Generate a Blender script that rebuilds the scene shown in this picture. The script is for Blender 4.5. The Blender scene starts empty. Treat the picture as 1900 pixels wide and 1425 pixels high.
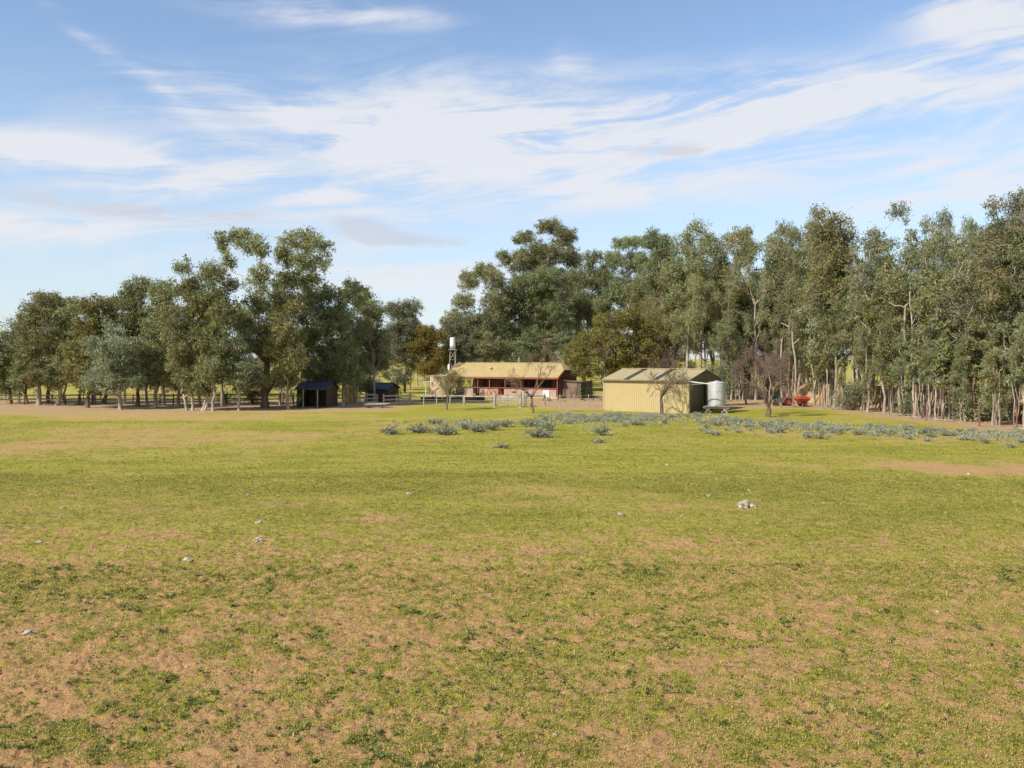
import bpy, math, random
import numpy as np
from mathutils import Vector, Matrix

R = math.radians
S = bpy.context.scene
COL = S.collection

# ------------------------------------------------------------------ camera
F = 1645.0; HY = 665.0; CAMZ = 4.65          # photo focal length (px), horizon row, eye height
cam = bpy.data.cameras.new('camera'); camo = bpy.data.objects.new('camera', cam); COL.objects.link(camo)
cam.sensor_width = 36; cam.lens = 36 * F / 1900; cam.shift_y = -(712.5 - HY) / 1900
cam.clip_end = 9000; cam.clip_start = .1
camo.location = (0, 0, CAMZ); camo.rotation_euler = (R(90), 0, 0)
S.camera = camo
S.render.engine = 'CYCLES'
S.view_settings.view_transform = 'Standard'; S.view_settings.look = 'None'
S.view_settings.exposure = 0.3; S.view_settings.gamma = 1

SUN_EL = 38; SUN_AZ = 38       # azimuth: degrees the sun stands behind the camera plane, on the left
sd = Vector((-math.cos(R(SUN_AZ)), -math.sin(R(SUN_AZ)), 0)) * math.cos(R(SUN_EL)) + Vector((0, 0, math.sin(R(SUN_EL))))
sun = bpy.data.lights.new('sun', 'SUN'); suno = bpy.data.objects.new('sun', sun); COL.objects.link(suno)
sun.energy = 4.6; sun.angle = R(.55); sun.color = (1, .93, .80)
suno.rotation_euler = sd.to_track_quat('Z', 'Y').to_euler()

# ------------------------------------------------------------------ node helper
class NT:
    def __init__(s, tree): s.t = tree; s.n = tree.nodes; s.l = tree.links
    def node(s, typ, **kw):
        n = s.n.new(typ)
        for k, v in kw.items(): setattr(n, k, v)
        return n
    def link(s, a, b): s.l.new(a, b)
    def put(s, inp, v):
        if isinstance(v, bpy.types.NodeSocket): s.l.new(v, inp)
        else: inp.default_value = v
    def m(s, op, a, b=0.0, c=None, clamp=False):
        n = s.n.new('ShaderNodeMath'); n.operation = op; n.use_clamp = clamp
        s.put(n.inputs[0], a); s.put(n.inputs[1], b)
        if c is not None: s.put(n.inputs[2], c)
        return n.outputs[0]
    def mix(s, f, a, b, mode='MIX'):
        n = s.n.new('ShaderNodeMix'); n.data_type = 'RGBA'; n.blend_type = mode
        s.put(n.inputs[0], f); s.put(n.inputs[6], a if not isinstance(a, tuple) else (*a[:3], 1)); s.put(n.inputs[7], b if not isinstance(b, tuple) else (*b[:3], 1))
        return n.outputs[2]
    def noise(s, vec, scale, detail=4, rough=.55, dist=0.0):
        n = s.n.new('ShaderNodeTexNoise'); n.inputs['Scale'].default_value = scale
        n.inputs['Detail'].default_value = detail; n.inputs['Roughness'].default_value = rough
        n.inputs['Distortion'].default_value = dist
        if vec is not None: s.link(vec, n.inputs['Vector'])
        return n.outputs['Fac']
    def smooth(s, v, a, b, lo=0.0, hi=1.0):
        n = s.n.new('ShaderNodeMapRange'); n.interpolation_type = 'SMOOTHSTEP'
        s.put(n.inputs[0], v); n.inputs[1].default_value = a; n.inputs[2].default_value = b
        n.inputs[3].default_value = lo; n.inputs[4].default_value = hi
        return n.outputs[0]
    def comb(s, x, y, z):
        n = s.n.new('ShaderNodeCombineXYZ'); s.put(n.inputs[0], x); s.put(n.inputs[1], y); s.put(n.inputs[2], z)
        return n.outputs[0]

# ------------------------------------------------------------------ sky with cirrus
W = bpy.data.worlds.new('World'); S.world = W; W.use_nodes = True
t = NT(W.node_tree); t.n.clear()
out = t.node('ShaderNodeOutputWorld'); bg = t.node('ShaderNodeBackground'); t.link(bg.outputs[0], out.inputs[0])
sky = t.node('ShaderNodeTexSky', sky_type='NISHITA'); sky.sun_disc = False
sky.sun_elevation = R(SUN_EL); sky.sun_rotation = math.atan2(sd.x, sd.y)
sky.air_density = 1.0; sky.dust_density = .6; sky.ozone_density = 2.2; sky.altitude = 150
bg.inputs[1].default_value = .10
tc = t.node('ShaderNodeTexCoord'); sp = t.node('ShaderNodeSeparateXYZ'); t.link(tc.outputs['Generated'], sp.inputs[0])
X, Y, Z = sp.outputs
az = t.m('ARCTAN2', X, Y); el = t.m('ARCSINE', Z)
# large slow warp so that no mask has a clean outline
wv = t.comb(t.m('MULTIPLY', az, 3.2), t.m('MULTIPLY', el, 6.0), 3.3)
w1 = t.m('SUBTRACT', t.noise(wv, 1.0, 4, .55), .5)
w2 = t.m('SUBTRACT', t.noise(t.comb(t.m('MULTIPLY', az, 3.0), t.m('MULTIPLY', el, 7.0), 9.1), 1.0, 4, .55), .5)
azw = t.m('ADD', az, t.m('MULTIPLY', w1, .15)); elw = t.m('ADD', el, t.m('MULTIPLY', w2, .05))
def gauss(px, py, sx, sy, rot, amp, src=None):
    a0 = math.atan((px - 950) / F); e0 = math.atan((HY - py) / F * math.cos(a0)); sx /= F; sy /= F
    A, E = src or (azw, elw)
    dx = t.m('SUBTRACT', A, a0); dy = t.m('SUBTRACT', E, e0)
    c, s_ = math.cos(R(rot)), math.sin(R(rot))
    u = t.m('ADD', t.m('MULTIPLY', dx, c / sx), t.m('MULTIPLY', dy, s_ / sx))
    v = t.m('ADD', t.m('MULTIPLY', dx, -s_ / sy), t.m('MULTIPLY', dy, c / sy))
    q = t.m('ADD', t.m('MULTIPLY', u, u), t.m('MULTIPLY', v, v))
    return t.m('MULTIPLY', t.m('EXPONENT', t.m('MULTIPLY', q, -1.0)), amp)
GS = [(1180, 225, 480, 80, 2, 1.15), (1700, 160, 330, 48, 6, .9), (850, 270, 380, 62, -6, 1.0), (330, 320, 420, 36, -4, 1.1),
      (1150, 330, 330, 60, 4, .7), (1750, 330, 260, 70, 6, .75), (120, 405, 260, 36, 4, .95), (540, 15, 270, 24, -3, .7),
      (1830, 20, 130, 45, -12, 1.0), (1045, 115, 40, 40, 40, .3), (230, 140, 190, 17, -26, .45), (560, 230, 230, 26, -13, .55),
      (650, 470, 330, 60, -6, .5), (430, 360, 300, 28, 0, .5), (800, 170, 300, 70, -10, .30), (250, 250, 400, 80, -8, .2), (330, 500, 500, 40, 0, .3), (760, 520, 400, 60, 0, .35)]
dens = None
for g in GS:
    o = gauss(*g); dens = o if dens is None else t.m('ADD', dens, o)
# fibres: long streaks drawn out along a slightly rising line
c, s_ = math.cos(R(7)), math.sin(R(7))
su = t.m('ADD', t.m('MULTIPLY', azw, c), t.m('MULTIPLY', elw, s_)); sv = t.m('SUBTRACT', t.m('MULTIPLY', elw, c), t.m('MULTIPLY', azw, s_))
fib = t.noise(t.comb(t.m('MULTIPLY', su, 3.6), t.m('MULTIPLY', sv, 30.0), 1.7), 1.0, 8, .62, .8)
puff = t.noise(t.comb(t.m('MULTIPLY', az, 8.0), t.m('MULTIPLY', el, 22.0), 5.2), 1.0, 5, .6, .3)
tex = t.m('ADD', t.m('MULTIPLY', fib, .65), t.m('MULTIPLY', puff, .35))
far = t.smooth(t.m('ABSOLUTE', az), .75, 1.3, 0, .45)
dens = t.m('ADD', dens, far); dens = t.m('ADD', dens, .05)
den = t.m('MULTIPLY', dens, t.smooth(tex, .36, .66, .16, 1.30))
den = t.m('MULTIPLY', t.smooth(den, .02, 1.05), .90, clamp=True)
# grey patches of lower cloud
gr = None
for g in [(1240, 278, 58, 15, 0, 2.4), (170, 378, 140, 15, -2, 1.3), (400, 402, 115, 26, 0, 1.1), (690, 425, 75, 24, -14, 1.2), (810, 448, 105, 18, -2, 1.0), (140, 480, 40, 9, 0, .5), (770, 505, 90, 9, 0, .4), (330, 430, 90, 14, 0, .4)]:
    o = gauss(*g, src=(t.m('ADD', az, t.m('MULTIPLY', w1, .05)), t.m('ADD', el, t.m('MULTIPLY', w2, .03))))
    gr = o if gr is None else t.m('ADD', gr, o)
gr = t.m('MULTIPLY', t.smooth(t.m('MULTIPLY', gr, t.smooth(puff, .36, .62, .12, 1.2)), .12, 1.1), .62, clamp=True)
hz = t.smooth(el, .0, .34, .58, 0.05)                       # pale air low in the sky
base = t.mix(1.0, sky.outputs[0], (1.48, 1.48, 1.50), 'MULTIPLY')
base = t.mix(hz, base, (5.1, 5.85, 6.9))
colr = t.mix(den, base, (6.75, 6.8, 7.15))
colr = t.mix(gr, colr, (5.0, 5.1, 5.75))
t.link(colr, bg.inputs[0])

# ------------------------------------------------------------------ materials
def mat(name, build, rough=.8, spec=.3, **kw):
    m = bpy.data.materials.new(name); m.use_nodes = True
    t = NT(m.node_tree); b = t.n['Principled BSDF']
    b.inputs['Roughness'].default_value = rough; b.inputs['Specular IOR Level'].default_value = spec
    for k, v in kw.items(): b.inputs[k].default_value = v
    build(t, b)
    return m
def weathered(c1, c2, scale=3.0, bump=.3, bscale=30, stretch=(1, 1, 1)):
    def f(t, b):
        tc = t.node('ShaderNodeTexCoord'); mp = t.node('ShaderNodeMapping'); mp.inputs['Scale'].default_value = stretch
        t.link(tc.outputs['Object'], mp.inputs[0])
        n = t.noise(mp.outputs[0], scale, 6, .65)
        t.link(t.mix(t.smooth(n, .3, .7), c1, c2), b.inputs['Base Color'])
        bp = t.node('ShaderNodeBump'); bp.inputs['Strength'].default_value = bump; bp.inputs['Distance'].default_value = .02
        t.link(t.noise(mp.outputs[0], bscale, 4), bp.inputs['Height']); t.link(bp.outputs[0], b.inputs['Normal'])
    return f
def leafmat(name, stops, trans=.33):
    m = bpy.data.materials.new(name); m.use_nodes = True
    t = NT(m.node_tree); b = t.n['Principled BSDF']; o = t.n['Material Output']
    at = t.node('ShaderNodeAttribute', attribute_name='tone'); oi = t.node('ShaderNodeObjectInfo')
    cr = t.node('ShaderNodeValToRGB'); e = cr.color_ramp.elements
    while len(e) < len(stops): e.new(.5)
    for i, (p, c) in enumerate(stops): e[i].position = p; e[i].color = (*c, 1)
    v = t.m('ADD', at.outputs['Fac'], t.m('MULTIPLY', t.m('SUBTRACT', oi.outputs['Random'], .5), .28))
    t.link(v, cr.inputs[0])
    hs = t.node('ShaderNodeHueSaturation'); t.link(cr.outputs[0], hs.inputs['Color'])
    r2 = t.m('FRACT', t.m('MULTIPLY', oi.outputs['Random'], 7.31))
    t.link(t.m('ADD', .47, t.m('MULTIPLY', r2, .045)), hs.inputs['Hue'])
    t.link(t.m('ADD', .82, t.m('MULTIPLY', t.m('FRACT', t.m('MULTIPLY', oi.outputs['Random'], 13.7)), .36)), hs.inputs['Value'])
    t.link(hs.outputs[0], b.inputs['Base Color']); b.inputs['Roughness'].default_value = .62; b.inputs['Specular IOR Level'].default_value = .22
    tr = t.node('ShaderNodeBsdfTranslucent'); t.link(hs.outputs[0], tr.inputs[0])
    mx = t.node('ShaderNodeMixShader'); mx.inputs[0].default_value = trans
    t.link(b.outputs[0], mx.inputs[1]); t.link(tr.outputs[0], mx.inputs[2]); t.link(mx.outputs[0], o.inputs[0])
    return m
M = {}
M['gum'] = leafmat('gum_leaves', [(0, (0.248, 0.164, 0.063)), (.2, (0.161, 0.192, 0.063)), (.55, (0.237, 0.274, 0.107)), (1, (0.374, 0.421, 0.216))])
M['grey_gum'] = leafmat('grey_gum_leaves', [(0, (0.200, 0.155, 0.078)), (.2, (0.167, 0.193, 0.092)), (.6, (0.244, 0.277, 0.147)), (1, (0.366, 0.397, 0.252))])
M['olive_gum'] = leafmat('olive_gum_leaves', [(0, (0.264, 0.151, 0.057)), (.25, (0.188, 0.179, 0.057)), (.6, (0.244, 0.249, 0.081)), (1, (0.342, 0.360, 0.149))])
M['wattle'] = leafmat('wattle_leaves', [(0, (.15, .12, .02)), (.5, (.20, .19, .035)), (.85, (.30, .24, .045)), (1, (.38, .27, .05))])
M['gold'] = leafmat('golden_leaves', [(0, (.12, .10, .02)), (.4, (.17, .16, .03)), (.7, (.30, .22, .035)), (1, (.40, .24, .03))])
M['shrub'] = leafmat('shrub_leaves', [(0, (.03, .05, .02)), (.5, (.06, .10, .03)), (1, (.12, .18, .05))])
M['dark_shrub'] = leafmat('dark_shrub_leaves', [(0, (.010, .018, .008)), (.5, (.018, .032, .014)), (1, (.03, .05, .02))], .1)
M['thistle'] = leafmat('thistle_leaves', [(0, (.25, .24, .14)), (.4, (.31, .325, .22)), (1, (.41, .43, .33))], .2)
M['sparse'] = leafmat('dry_leaves', [(0, (.17, .11, .06)), (.5, (.24, .19, .08)), (1, (.30, .28, .12))])
M['blade'] = leafmat('grass_blades', [(0, (.52, .36, .15)), (.33, (.46, .35, .10)), (.45, (.32, .275, .07)), (.7, (.185, .19, .045)), (1, (.085, .115, .03))], .25)
M['pale_bark'] = mat('pale_bark', weathered((.20, .16, .12), (.50, .43, .35), 2.2, .5, 14, (1, 1, .35)))
M['brown_bark'] = mat('brown_bark', weathered((.09, .06, .045), (.24, .17, .12), 3.0, .7, 18, (1, 1, .3)))
M['white_bark'] = mat('white_bark', weathered((.24, .19, .14), (.50, .43, .35), 2.0, .4, 14, (1, 1, .35)))
M['red_bark'] = mat('red_bark', weathered((.22, .11, .07), (.42, .25, .16), 2.5, .6, 16, (1, 1, .3)))
M['grey_bark'] = mat('grey_bark', weathered((.20, .16, .13), (.42, .36, .30), 2.5, .6, 16, (1, 1, .3)))
M['red_twig'] = mat('red_twig', weathered((.17, .11, .085), (.29, .20, .15), 4, .2))
M['twig'] = mat('twig', weathered((.17, .12, .08), (.29, .22, .15), 4, .2))
M['rail'] = mat('weathered_timber', weathered((.24, .205, .16), (.46, .41, .34), 5, .5, 40, (.3, 1, 1)))
M['dark_rail'] = mat('dark_timber', weathered((.05, .035, .025), (.12, .085, .06), 5, .5, 40))
M['shed'] = mat('cream_steel', weathered((.435, .34, .165), (.46, .362, .18), .8, .05, 6), .55, .4)
M['shed_roof'] = mat('beige_steel_roof', weathered((.43, .355, .19), (.50, .415, .23), 1.2, .1, 8), .5, .4)
M['skylight'] = mat('aged_fibreglass', weathered((.04, .04, .025), (.09, .08, .05), 3, .1), .35, .5)
M['trim'] = mat('brown_trim', weathered((.16, .12, .07), (.24, .18, .11), 3, .1), .5)
M['white'] = mat('white_paint', weathered((.60, .58, .53), (.75, .73, .68), 3, .1), .5)
M['shade_olive'] = mat('shade_olive_steel', weathered((.11, .105, .06), (.15, .14, .085), 2, .1), .6)  # shade of the sunless gable end is put into this olive
M['shade_door'] = mat('shade_brown_door', weathered((.085, .065, .04), (.12, .095, .06), 2, .1), .6)  # door brown darkened to carry the gloom of the shed bay
M['roof'] = mat('straw_roof_steel', weathered((.46, .35, .16), (.53, .41, .19), 1.0, .2, 8), .6, .35)
M['red'] = mat('red_oxide', weathered((.22, .065, .04), (.32, .10, .06), 4, .2), .6)
M['bright_red'] = mat('red_enamel', weathered((.30, .04, .025), (.40, .07, .04), 4, .2, 15), .45, .5)
M['brick'] = mat('brown_brick', lambda t, b: (lambda tc, br: (t.link(tc.outputs['Object'], br.inputs[0]), br.inputs['Color1'].__setattr__('default_value', (.12, .06, .045, 1)), br.inputs['Color2'].__setattr__('default_value', (.16, .085, .06, 1)), br.inputs['Mortar'].__setattr__('default_value', (.22, .17, .13, 1)), br.inputs['Scale'].__setattr__('default_value', 4.5), t.link(br.outputs[0], b.inputs['Base Color'])))(t.node('ShaderNodeTexCoord'), t.node('ShaderNodeTexBrick')))
M['render'] = mat('pale_pink_render', weathered((.33, .22, .17), (.46, .34, .27), 2.5, .3))
M['glass'] = mat('window_glass', lambda t, b: b.inputs['Base Color'].__setattr__('default_value', (.03, .035, .04, 1)), .08, .6)
M['blue_roof'] = mat('blue_steel', weathered((.035, .06, .095), (.055, .085, .125), 2, .1), .5, .4)
M['slate_roof'] = mat('slate_steel', weathered((.045, .055, .07), (.075, .085, .10), 2, .1), .5, .4)
M['galv'] = mat('galvanised_steel', weathered((.48, .49, .49), (.64, .65, .64), 2.0, .1, 9, (1, 1, .25)), .42, .5, Metallic=.35)
M['concrete'] = mat('tan_concrete', weathered((.42, .31, .20), (.56, .43, .29), 1.4, .3))
M['rust'] = mat('rusty_steel', weathered((.14, .06, .035), (.26, .12, .07), 6, .4))
M['rubber'] = mat('tyre_rubber', weathered((.018, .017, .016), (.04, .037, .033), 8, .3), .85)
M['rock'] = mat('pale_limestone', weathered((.27, .21, .155), (.56, .50, .41), 9, .8, 30))
M['teal'] = mat('teal_paint', weathered((.05, .10, .09), (.08, .14, .125), 5, .2), .5)
M['yellow'] = mat('yellow_tarpaulin', weathered((.48, .34, .10), (.60, .45, .16), 3, .5), .7)
M['steel_dark'] = mat('dark_steel', weathered((.03, .03, .03), (.08, .075, .07), 5, .2), .6)
M['clod'] = mat('dark_clod', weathered((.05, .035, .02), (.13, .09, .055), 20, .5))

# ------------------------------------------------------------------ mesh helpers
class MB:
    def __init__(s): s.v = []; s.f = []
    def add(s, vs, fs):
        b = len(s.v); s.v += [tuple(p) for p in vs]; s.f += [tuple(i + b for i in f) for f in fs]; return s
    def box(s, x0, x1, y0, y1, z0, z1, taper=0):
        a = taper
        return s.add([(x0, y0, z0), (x1, y0, z0), (x1, y1, z0), (x0, y1, z0), (x0 + a, y0 + a, z1), (x1 - a, y0 + a, z1), (x1 - a, y1 - a, z1), (x0 + a, y1 - a, z1)],
                     [(0, 3, 2, 1), (4, 5, 6, 7), (0, 1, 5, 4), (1, 2, 6, 5), (2, 3, 7, 6), (3, 0, 4, 7)])
    def bar(s, p, q, w, h=None):
        h = h or w; p = Vector(p); q = Vector(q); d = (q - p).normalized()
        up = Vector((0, 0, 1)) if abs(d.z) < .95 else Vector((0, 1, 0))
        a = d.cross(up).normalized() * w / 2; b = a.cross(d).normalized() * h / 2
        vs = [p - a - b, p + a - b, p + a + b, p - a + b, q - a - b, q + a - b, q + a + b, q - a + b]
        return s.add(vs, [(0, 1, 2, 3), (7, 6, 5, 4), (0, 4, 5, 1), (1, 5, 6, 2), (2, 6, 7, 3), (3, 7, 4, 0)])
    def tube(s, pts, rad, n=8, cap=True):
        v, f = tube(np.array(pts, float), np.array(rad, float) if hasattr(rad, '__len__') else np.full(len(pts), rad), n)
        s.add(v.tolist(), f.tolist())
        if cap:
            b = len(s.v) - len(v); s.f.append(tuple(b + i for i in range(n))[::-1]); s.f.append(tuple(b + len(v) - n + i for i in range(n)))
        return s
    def lathe(s, prof, n=32, c=(0, 0)):
        b = len(s.v)
        for r, z in prof:
            for k in range(n): s.v.append((c[0] + r * math.cos(2 * math.pi * k / n), c[1] + r * math.sin(2 * math.pi * k / n), z))
        for i in range(len(prof) - 1):
            for k in range(n):
                k2 = (k + 1) % n; s.f.append((b + i * n + k, b + i * n + k2, b + (i + 1) * n + k2, b + (i + 1) * n + k))
        return s
    def build(s, name, m, parent=None, smooth=False):
        me = bpy.data.meshes.new(name); me.from_pydata(s.v, [], s.f); me.materials.append(m); me.validate(); me.update()
        if smooth: me.polygons.foreach_set('use_smooth', [True] * len(me.polygons))
        o = bpy.data.objects.new(name, me); COL.objects.link(o)
        if parent: o.parent = parent
        return o
def tube(P, Rr, n=6):
    k = len(P); T = np.gradient(P, axis=0); T /= np.linalg.norm(T, axis=1)[:, None] + 1e-9
    ref = np.where(np.abs(T[:, 2:3]) < .9, np.array([[0, 0, 1.]]), np.array([[1., 0, 0]]))
    if abs(T[:, 2]).mean() > .5: ref = np.tile(np.array([[1., 0, 0]]), (k, 1))
    A = np.cross(T, ref); A /= np.linalg.norm(A, axis=1)[:, None] + 1e-9; B = np.cross(T, A)
    th = np.linspace(0, 2 * np.pi, n, endpoint=False)
    V = P[:, None] + Rr[:, None, None] * (A[:, None] * np.cos(th)[None, :, None] + B[:, None] * np.sin(th)[None, :, None])
    V = V.reshape(-1, 3)
    i = np.arange(k - 1)[:, None] * n; j = np.arange(n)[None]; j2 = (j + 1) % n
    Fq = np.stack([i + j, i + j2, i + n + j2, i + n + j], -1).reshape(-1, 4)
    return V, Fq
def npmesh(name, V, Fq, m, tone=None, smooth=False):
    me = bpy.data.meshes.new(name); nf, k = Fq.shape
    me.vertices.add(len(V)); me.vertices.foreach_set('co', V.astype(np.float32).ravel())
    me.loops.add(nf * k); me.loops.foreach_set('vertex_index', Fq.astype(np.int32).ravel())
    me.polygons.add(nf); me.polygons.foreach_set('loop_start', np.arange(0, nf * k, k, dtype=np.int32))
    try: me.polygons.foreach_set('loop_total', np.full(nf, k, dtype=np.int32))
    except Exception: pass
    if smooth: me.polygons.foreach_set('use_smooth', np.ones(nf, dtype=bool))
    me.materials.append(m); me.update(calc_edges=True)
    if tone is not None:
        a = me.attributes.new('tone', 'FLOAT', 'FACE'); a.data.foreach_set('value', tone.astype(np.float32))
    return me
def link(name, me, parent=None):
    o = bpy.data.objects.new(name, me); COL.objects.link(o)
    if parent: o.parent = parent
    return o
def thing(name, label, cat, loc=(0, 0, 0), rz=0, group=None):
    o = bpy.data.objects.new(name, None); COL.objects.link(o); o.location = loc; o.rotation_euler = (0, 0, R(rz)); o.empty_display_size = .3
    return tag(o, label, cat, group)
def tag(o, label, cat, group=None, kind=None):
    o['label'] = ' '.join(label.split()[:16]); o['category'] = cat
    if group: o['group'] = group
    if kind: o['kind'] = kind
    return o
def dup(root, loc, rz=0, sc=1, label=None, group=None):
    r = root.copy(); COL.objects.link(r); r.location = loc; r.rotation_euler = (0, 0, R(rz))
    r.scale = sc if hasattr(sc, '__len__') else (sc, sc, sc)
    if label: r['label'] = label
    if group: r['group'] = group
    for ch in list(root.children):
        c = ch.copy(); COL.objects.link(c); c.parent = r
        for g in list(ch.children):
            d = g.copy(); COL.objects.link(d); d.parent = c
    return r
# photo pixel -> place
def gnd(px, py): D = F * CAMZ / (py - HY); return ((px - 950) / F * D, D)
def gx(px, D): return (px - 950) / F * D
def gz(py, D): return CAMZ + (HY - py) / F * D

# ------------------------------------------------------------------ value noise
def vn(x, y, seed=0):
    xi = np.floor(x).astype(np.int64); yi = np.floor(y).astype(np.int64); fx = x - xi; fy = y - yi
    fx = fx * fx * (3 - 2 * fx); fy = fy * fy * (3 - 2 * fy)
    def h(a, b):
        n = (a * 374761393 + b * 668265263 + seed * 974711) & 0xffffffff
        n = ((n ^ (n >> 13)) * 1274126177) & 0xffffffff
        return ((n ^ (n >> 16)) & 0xffff) / 65535.0
    return (h(xi, yi) * (1 - fx) + h(xi + 1, yi) * fx) * (1 - fy) + (h(xi, yi + 1) * (1 - fx) + h(xi + 1, yi + 1) * fx) * fy
def fbm(x, y, s, seed=0, oct=4, rough=.55):
    a = 1; tot = 0; r = 0
    for i in range(oct): r = r + a * vn(x / s, y / s, seed + i * 17); tot += a; a *= rough; s /= 2.03
    return r / tot
def sst(v, a, b): q = np.clip((v - a) / (b - a), 0, 1); return q * q * (3 - 2 * q)

# ------------------------------------------------------------------ ground
def px_of(x, y): return 950 + F * x / y, HY + F * CAMZ / y
PATCH = [(130, 1325, 62, 17, 1.5), (325, 1236, 30, 13, 1.2), (60, 1180, 80, 30, .5), (20, 1290, 60, 25, .6), (850, 1330, 90, 18, .6), (1170, 1380, 60, 25, .6), (700, 1190, 90, 22, .4),
         (480, 1278, 35, 9, .8), (1350, 1230, 120, 20, .45), (690, 960, 55, 5, 1.1), (1000, 1018, 30, 8, .8), (1820, 872, 110, 8, 1.3), (1690, 862, 80, 5, .8),
         (1700, 1190, 80, 16, .5), (860, 1195, 60, 15, .5), (1260, 940, 120, 8, .55), (1500, 1420, 70, 12, .6), (1300, 1010, 120, 14, .35), (100, 900, 200, 14, .15), (640, 880, 90, 7, .35)]
GREEN = [(300, 1290, 230, 75, 1.1), (150, 1370, 180, 45, .8), (560, 985, 160, 25, .5), (250, 1030, 200, 22, .3), (900, 1240, 120, 35, .35), (1100, 1160, 160, 20, .3), (1010, 1330, 90, 35, .5),
         (950, 1400, 150, 30, .5), (1480, 1350, 160, 30, .3), (250, 838, 300, 12, .8), (900, 850, 400, 18, .4), (1500, 900, 300, 25, .7), (1750, 950, 200, 25, .7), (1400, 985, 220, 20, .5), (560, 1200, 140, 30, .3), (80, 1080, 150, 25, .4)]
def masks(x, y):
    ys = np.maximum(y, 3.0); px, py = px_of(x, ys)
    near = sst(ys, 36, 17)                                     # worn, trampled ground close by
    soil = np.zeros_like(x); green = np.zeros_like(x)
    wob = (fbm(x, y, 1.6, 91, 3) - .5); wx = wob * 60; wy = (fbm(x, y, 1.1, 92, 3) - .5) * 24
    for a, b, sx, sy, k in PATCH: soil += k * np.exp(-((px + wx - a) / sx) ** 2 - ((py + wy * (sy / 18) - b) / sy) ** 2)
    for a, b, sx, sy, k in GREEN: green += k * np.exp(-((px + wx - a) / sx) ** 2 - ((py + wy - b) / sy) ** 2)
    n1 = fbm(x, y, 3.2, 1, 5, .62); n2 = fbm(x, y, .45, 7, 4, .6); n3 = fbm(x * .35, y, 9.0, 3, 4, .6)
    # mid field: streaky, mostly green
    side = sst(px, 1000, 300) * sst(ys, 20, 12)
    g_near = (n1 - .5) * (.75 + side * .6) + (n2 - .5) * (1.3 + side * 1.0) + .52 - side * .38 + green * .40 - soil * 1.0 + (fbm(x, y, .15, 8, 4, .75) - .5) * 3.6
    g_mid = .82 + (n3 - .5) * 1.6 + (n1 - .5) * 1.2 + (n2 - .5) * 1.1 + green * .35 - soil * 1.2
    g = g_near * near + g_mid * (1 - near)
    # bare strips under the trees: left tree line, yard, along the plantation
    edge = (fbm(x, y, 6, 31, 4) - .5)
    yl = 76.0 + edge * 8 + np.clip((x + 12) * .0, 0, 1)
    left = sst(y, yl - 2.5, yl + 1.5) * sst(x, -7, -13) * sst(y, 106, 96)
    # distance in front of the plantation edge (21,90)-(33,57)
    d = (x - 28.5) * .989 + (y - 87) * .148
    d = np.where(y > 80, np.maximum(d, (y - 84) * .8), d)
    d = np.where(y > 80, np.minimum(np.minimum(d, x - 6), 118 - y), d)
    right = sst(d + edge * 3.0, -3.4, -.4) * sst(y, 20, 34)
    yard = sst(y, 82, 86) * sst(x, 0, 4) * sst(y, 112, 106)
    house = sst(y, 92, 96) * sst(x, -14, -10) * sst(x, 10, 6) * .35 * sst(y, 118, 110)
    bare = np.clip(np.maximum.reduce([left, right, yard, house]), 0, 1)
    g = g * (1 - bare * .93) - bare * .12 + bare * (n2 - .5) * .9
    return g, bare
def height(x, y):
    h = (fbm(x, y, 14, 61, 3) - .5) * .22 + (fbm(x, y, 1.3, 62, 3) - .5) * .07 + (fbm(x, y, .28, 63, 3) - .5) * .035
    nr = sst(np.abs(y), 34, 20)
    rid = fbm(x, y, .17, 64, 3, .6); h = h + nr * ((rid - .5) * .08 + (sst(fbm(x, y, .11, 65, 2), .55, .8)) * .038 - sst(fbm(x, y, .23, 66, 2), .6, .85) * .03)
    m = sst(np.abs(y), 400, 60)
    return h * m - .02
us = np.concatenate([[-40, -12, -5, -2.4, -1.5, -1.1, -.9], np.linspace(-.72, .72, 760), [.9, 1.1, 1.5, 2.4, 5, 12, 40]])
ds = np.concatenate([[2, 3, 4, 5, 6], np.exp(np.concatenate([np.linspace(math.log(8.2), math.log(24), 330, endpoint=False), np.linspace(math.log(24), math.log(125), 330)])), [135, 150, 170, 200, 250, 320, 450, 700, 1200, 2500, 6000]])
U, Dg = np.meshgrid(us, ds); gxx = (U * Dg).ravel(); gyy = Dg.ravel()
gz_ = height(gxx, gyy); gg, gb = masks(gxx, gyy)
nu = len(us); nr = len(ds)
i = np.arange(nr - 1)[:, None] * nu; j = np.arange(nu - 1)[None]
Fq = np.stack([i + j, i + j + 1, i + nu + j + 1, i + nu + j], -1).reshape(-1, 4)
V = np.stack([gxx, gyy, gz_], 1)
b0 = len(V)
V = np.concatenate([V, [[-6000, -3000, 0], [6000, -3000, 0]]])
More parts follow.
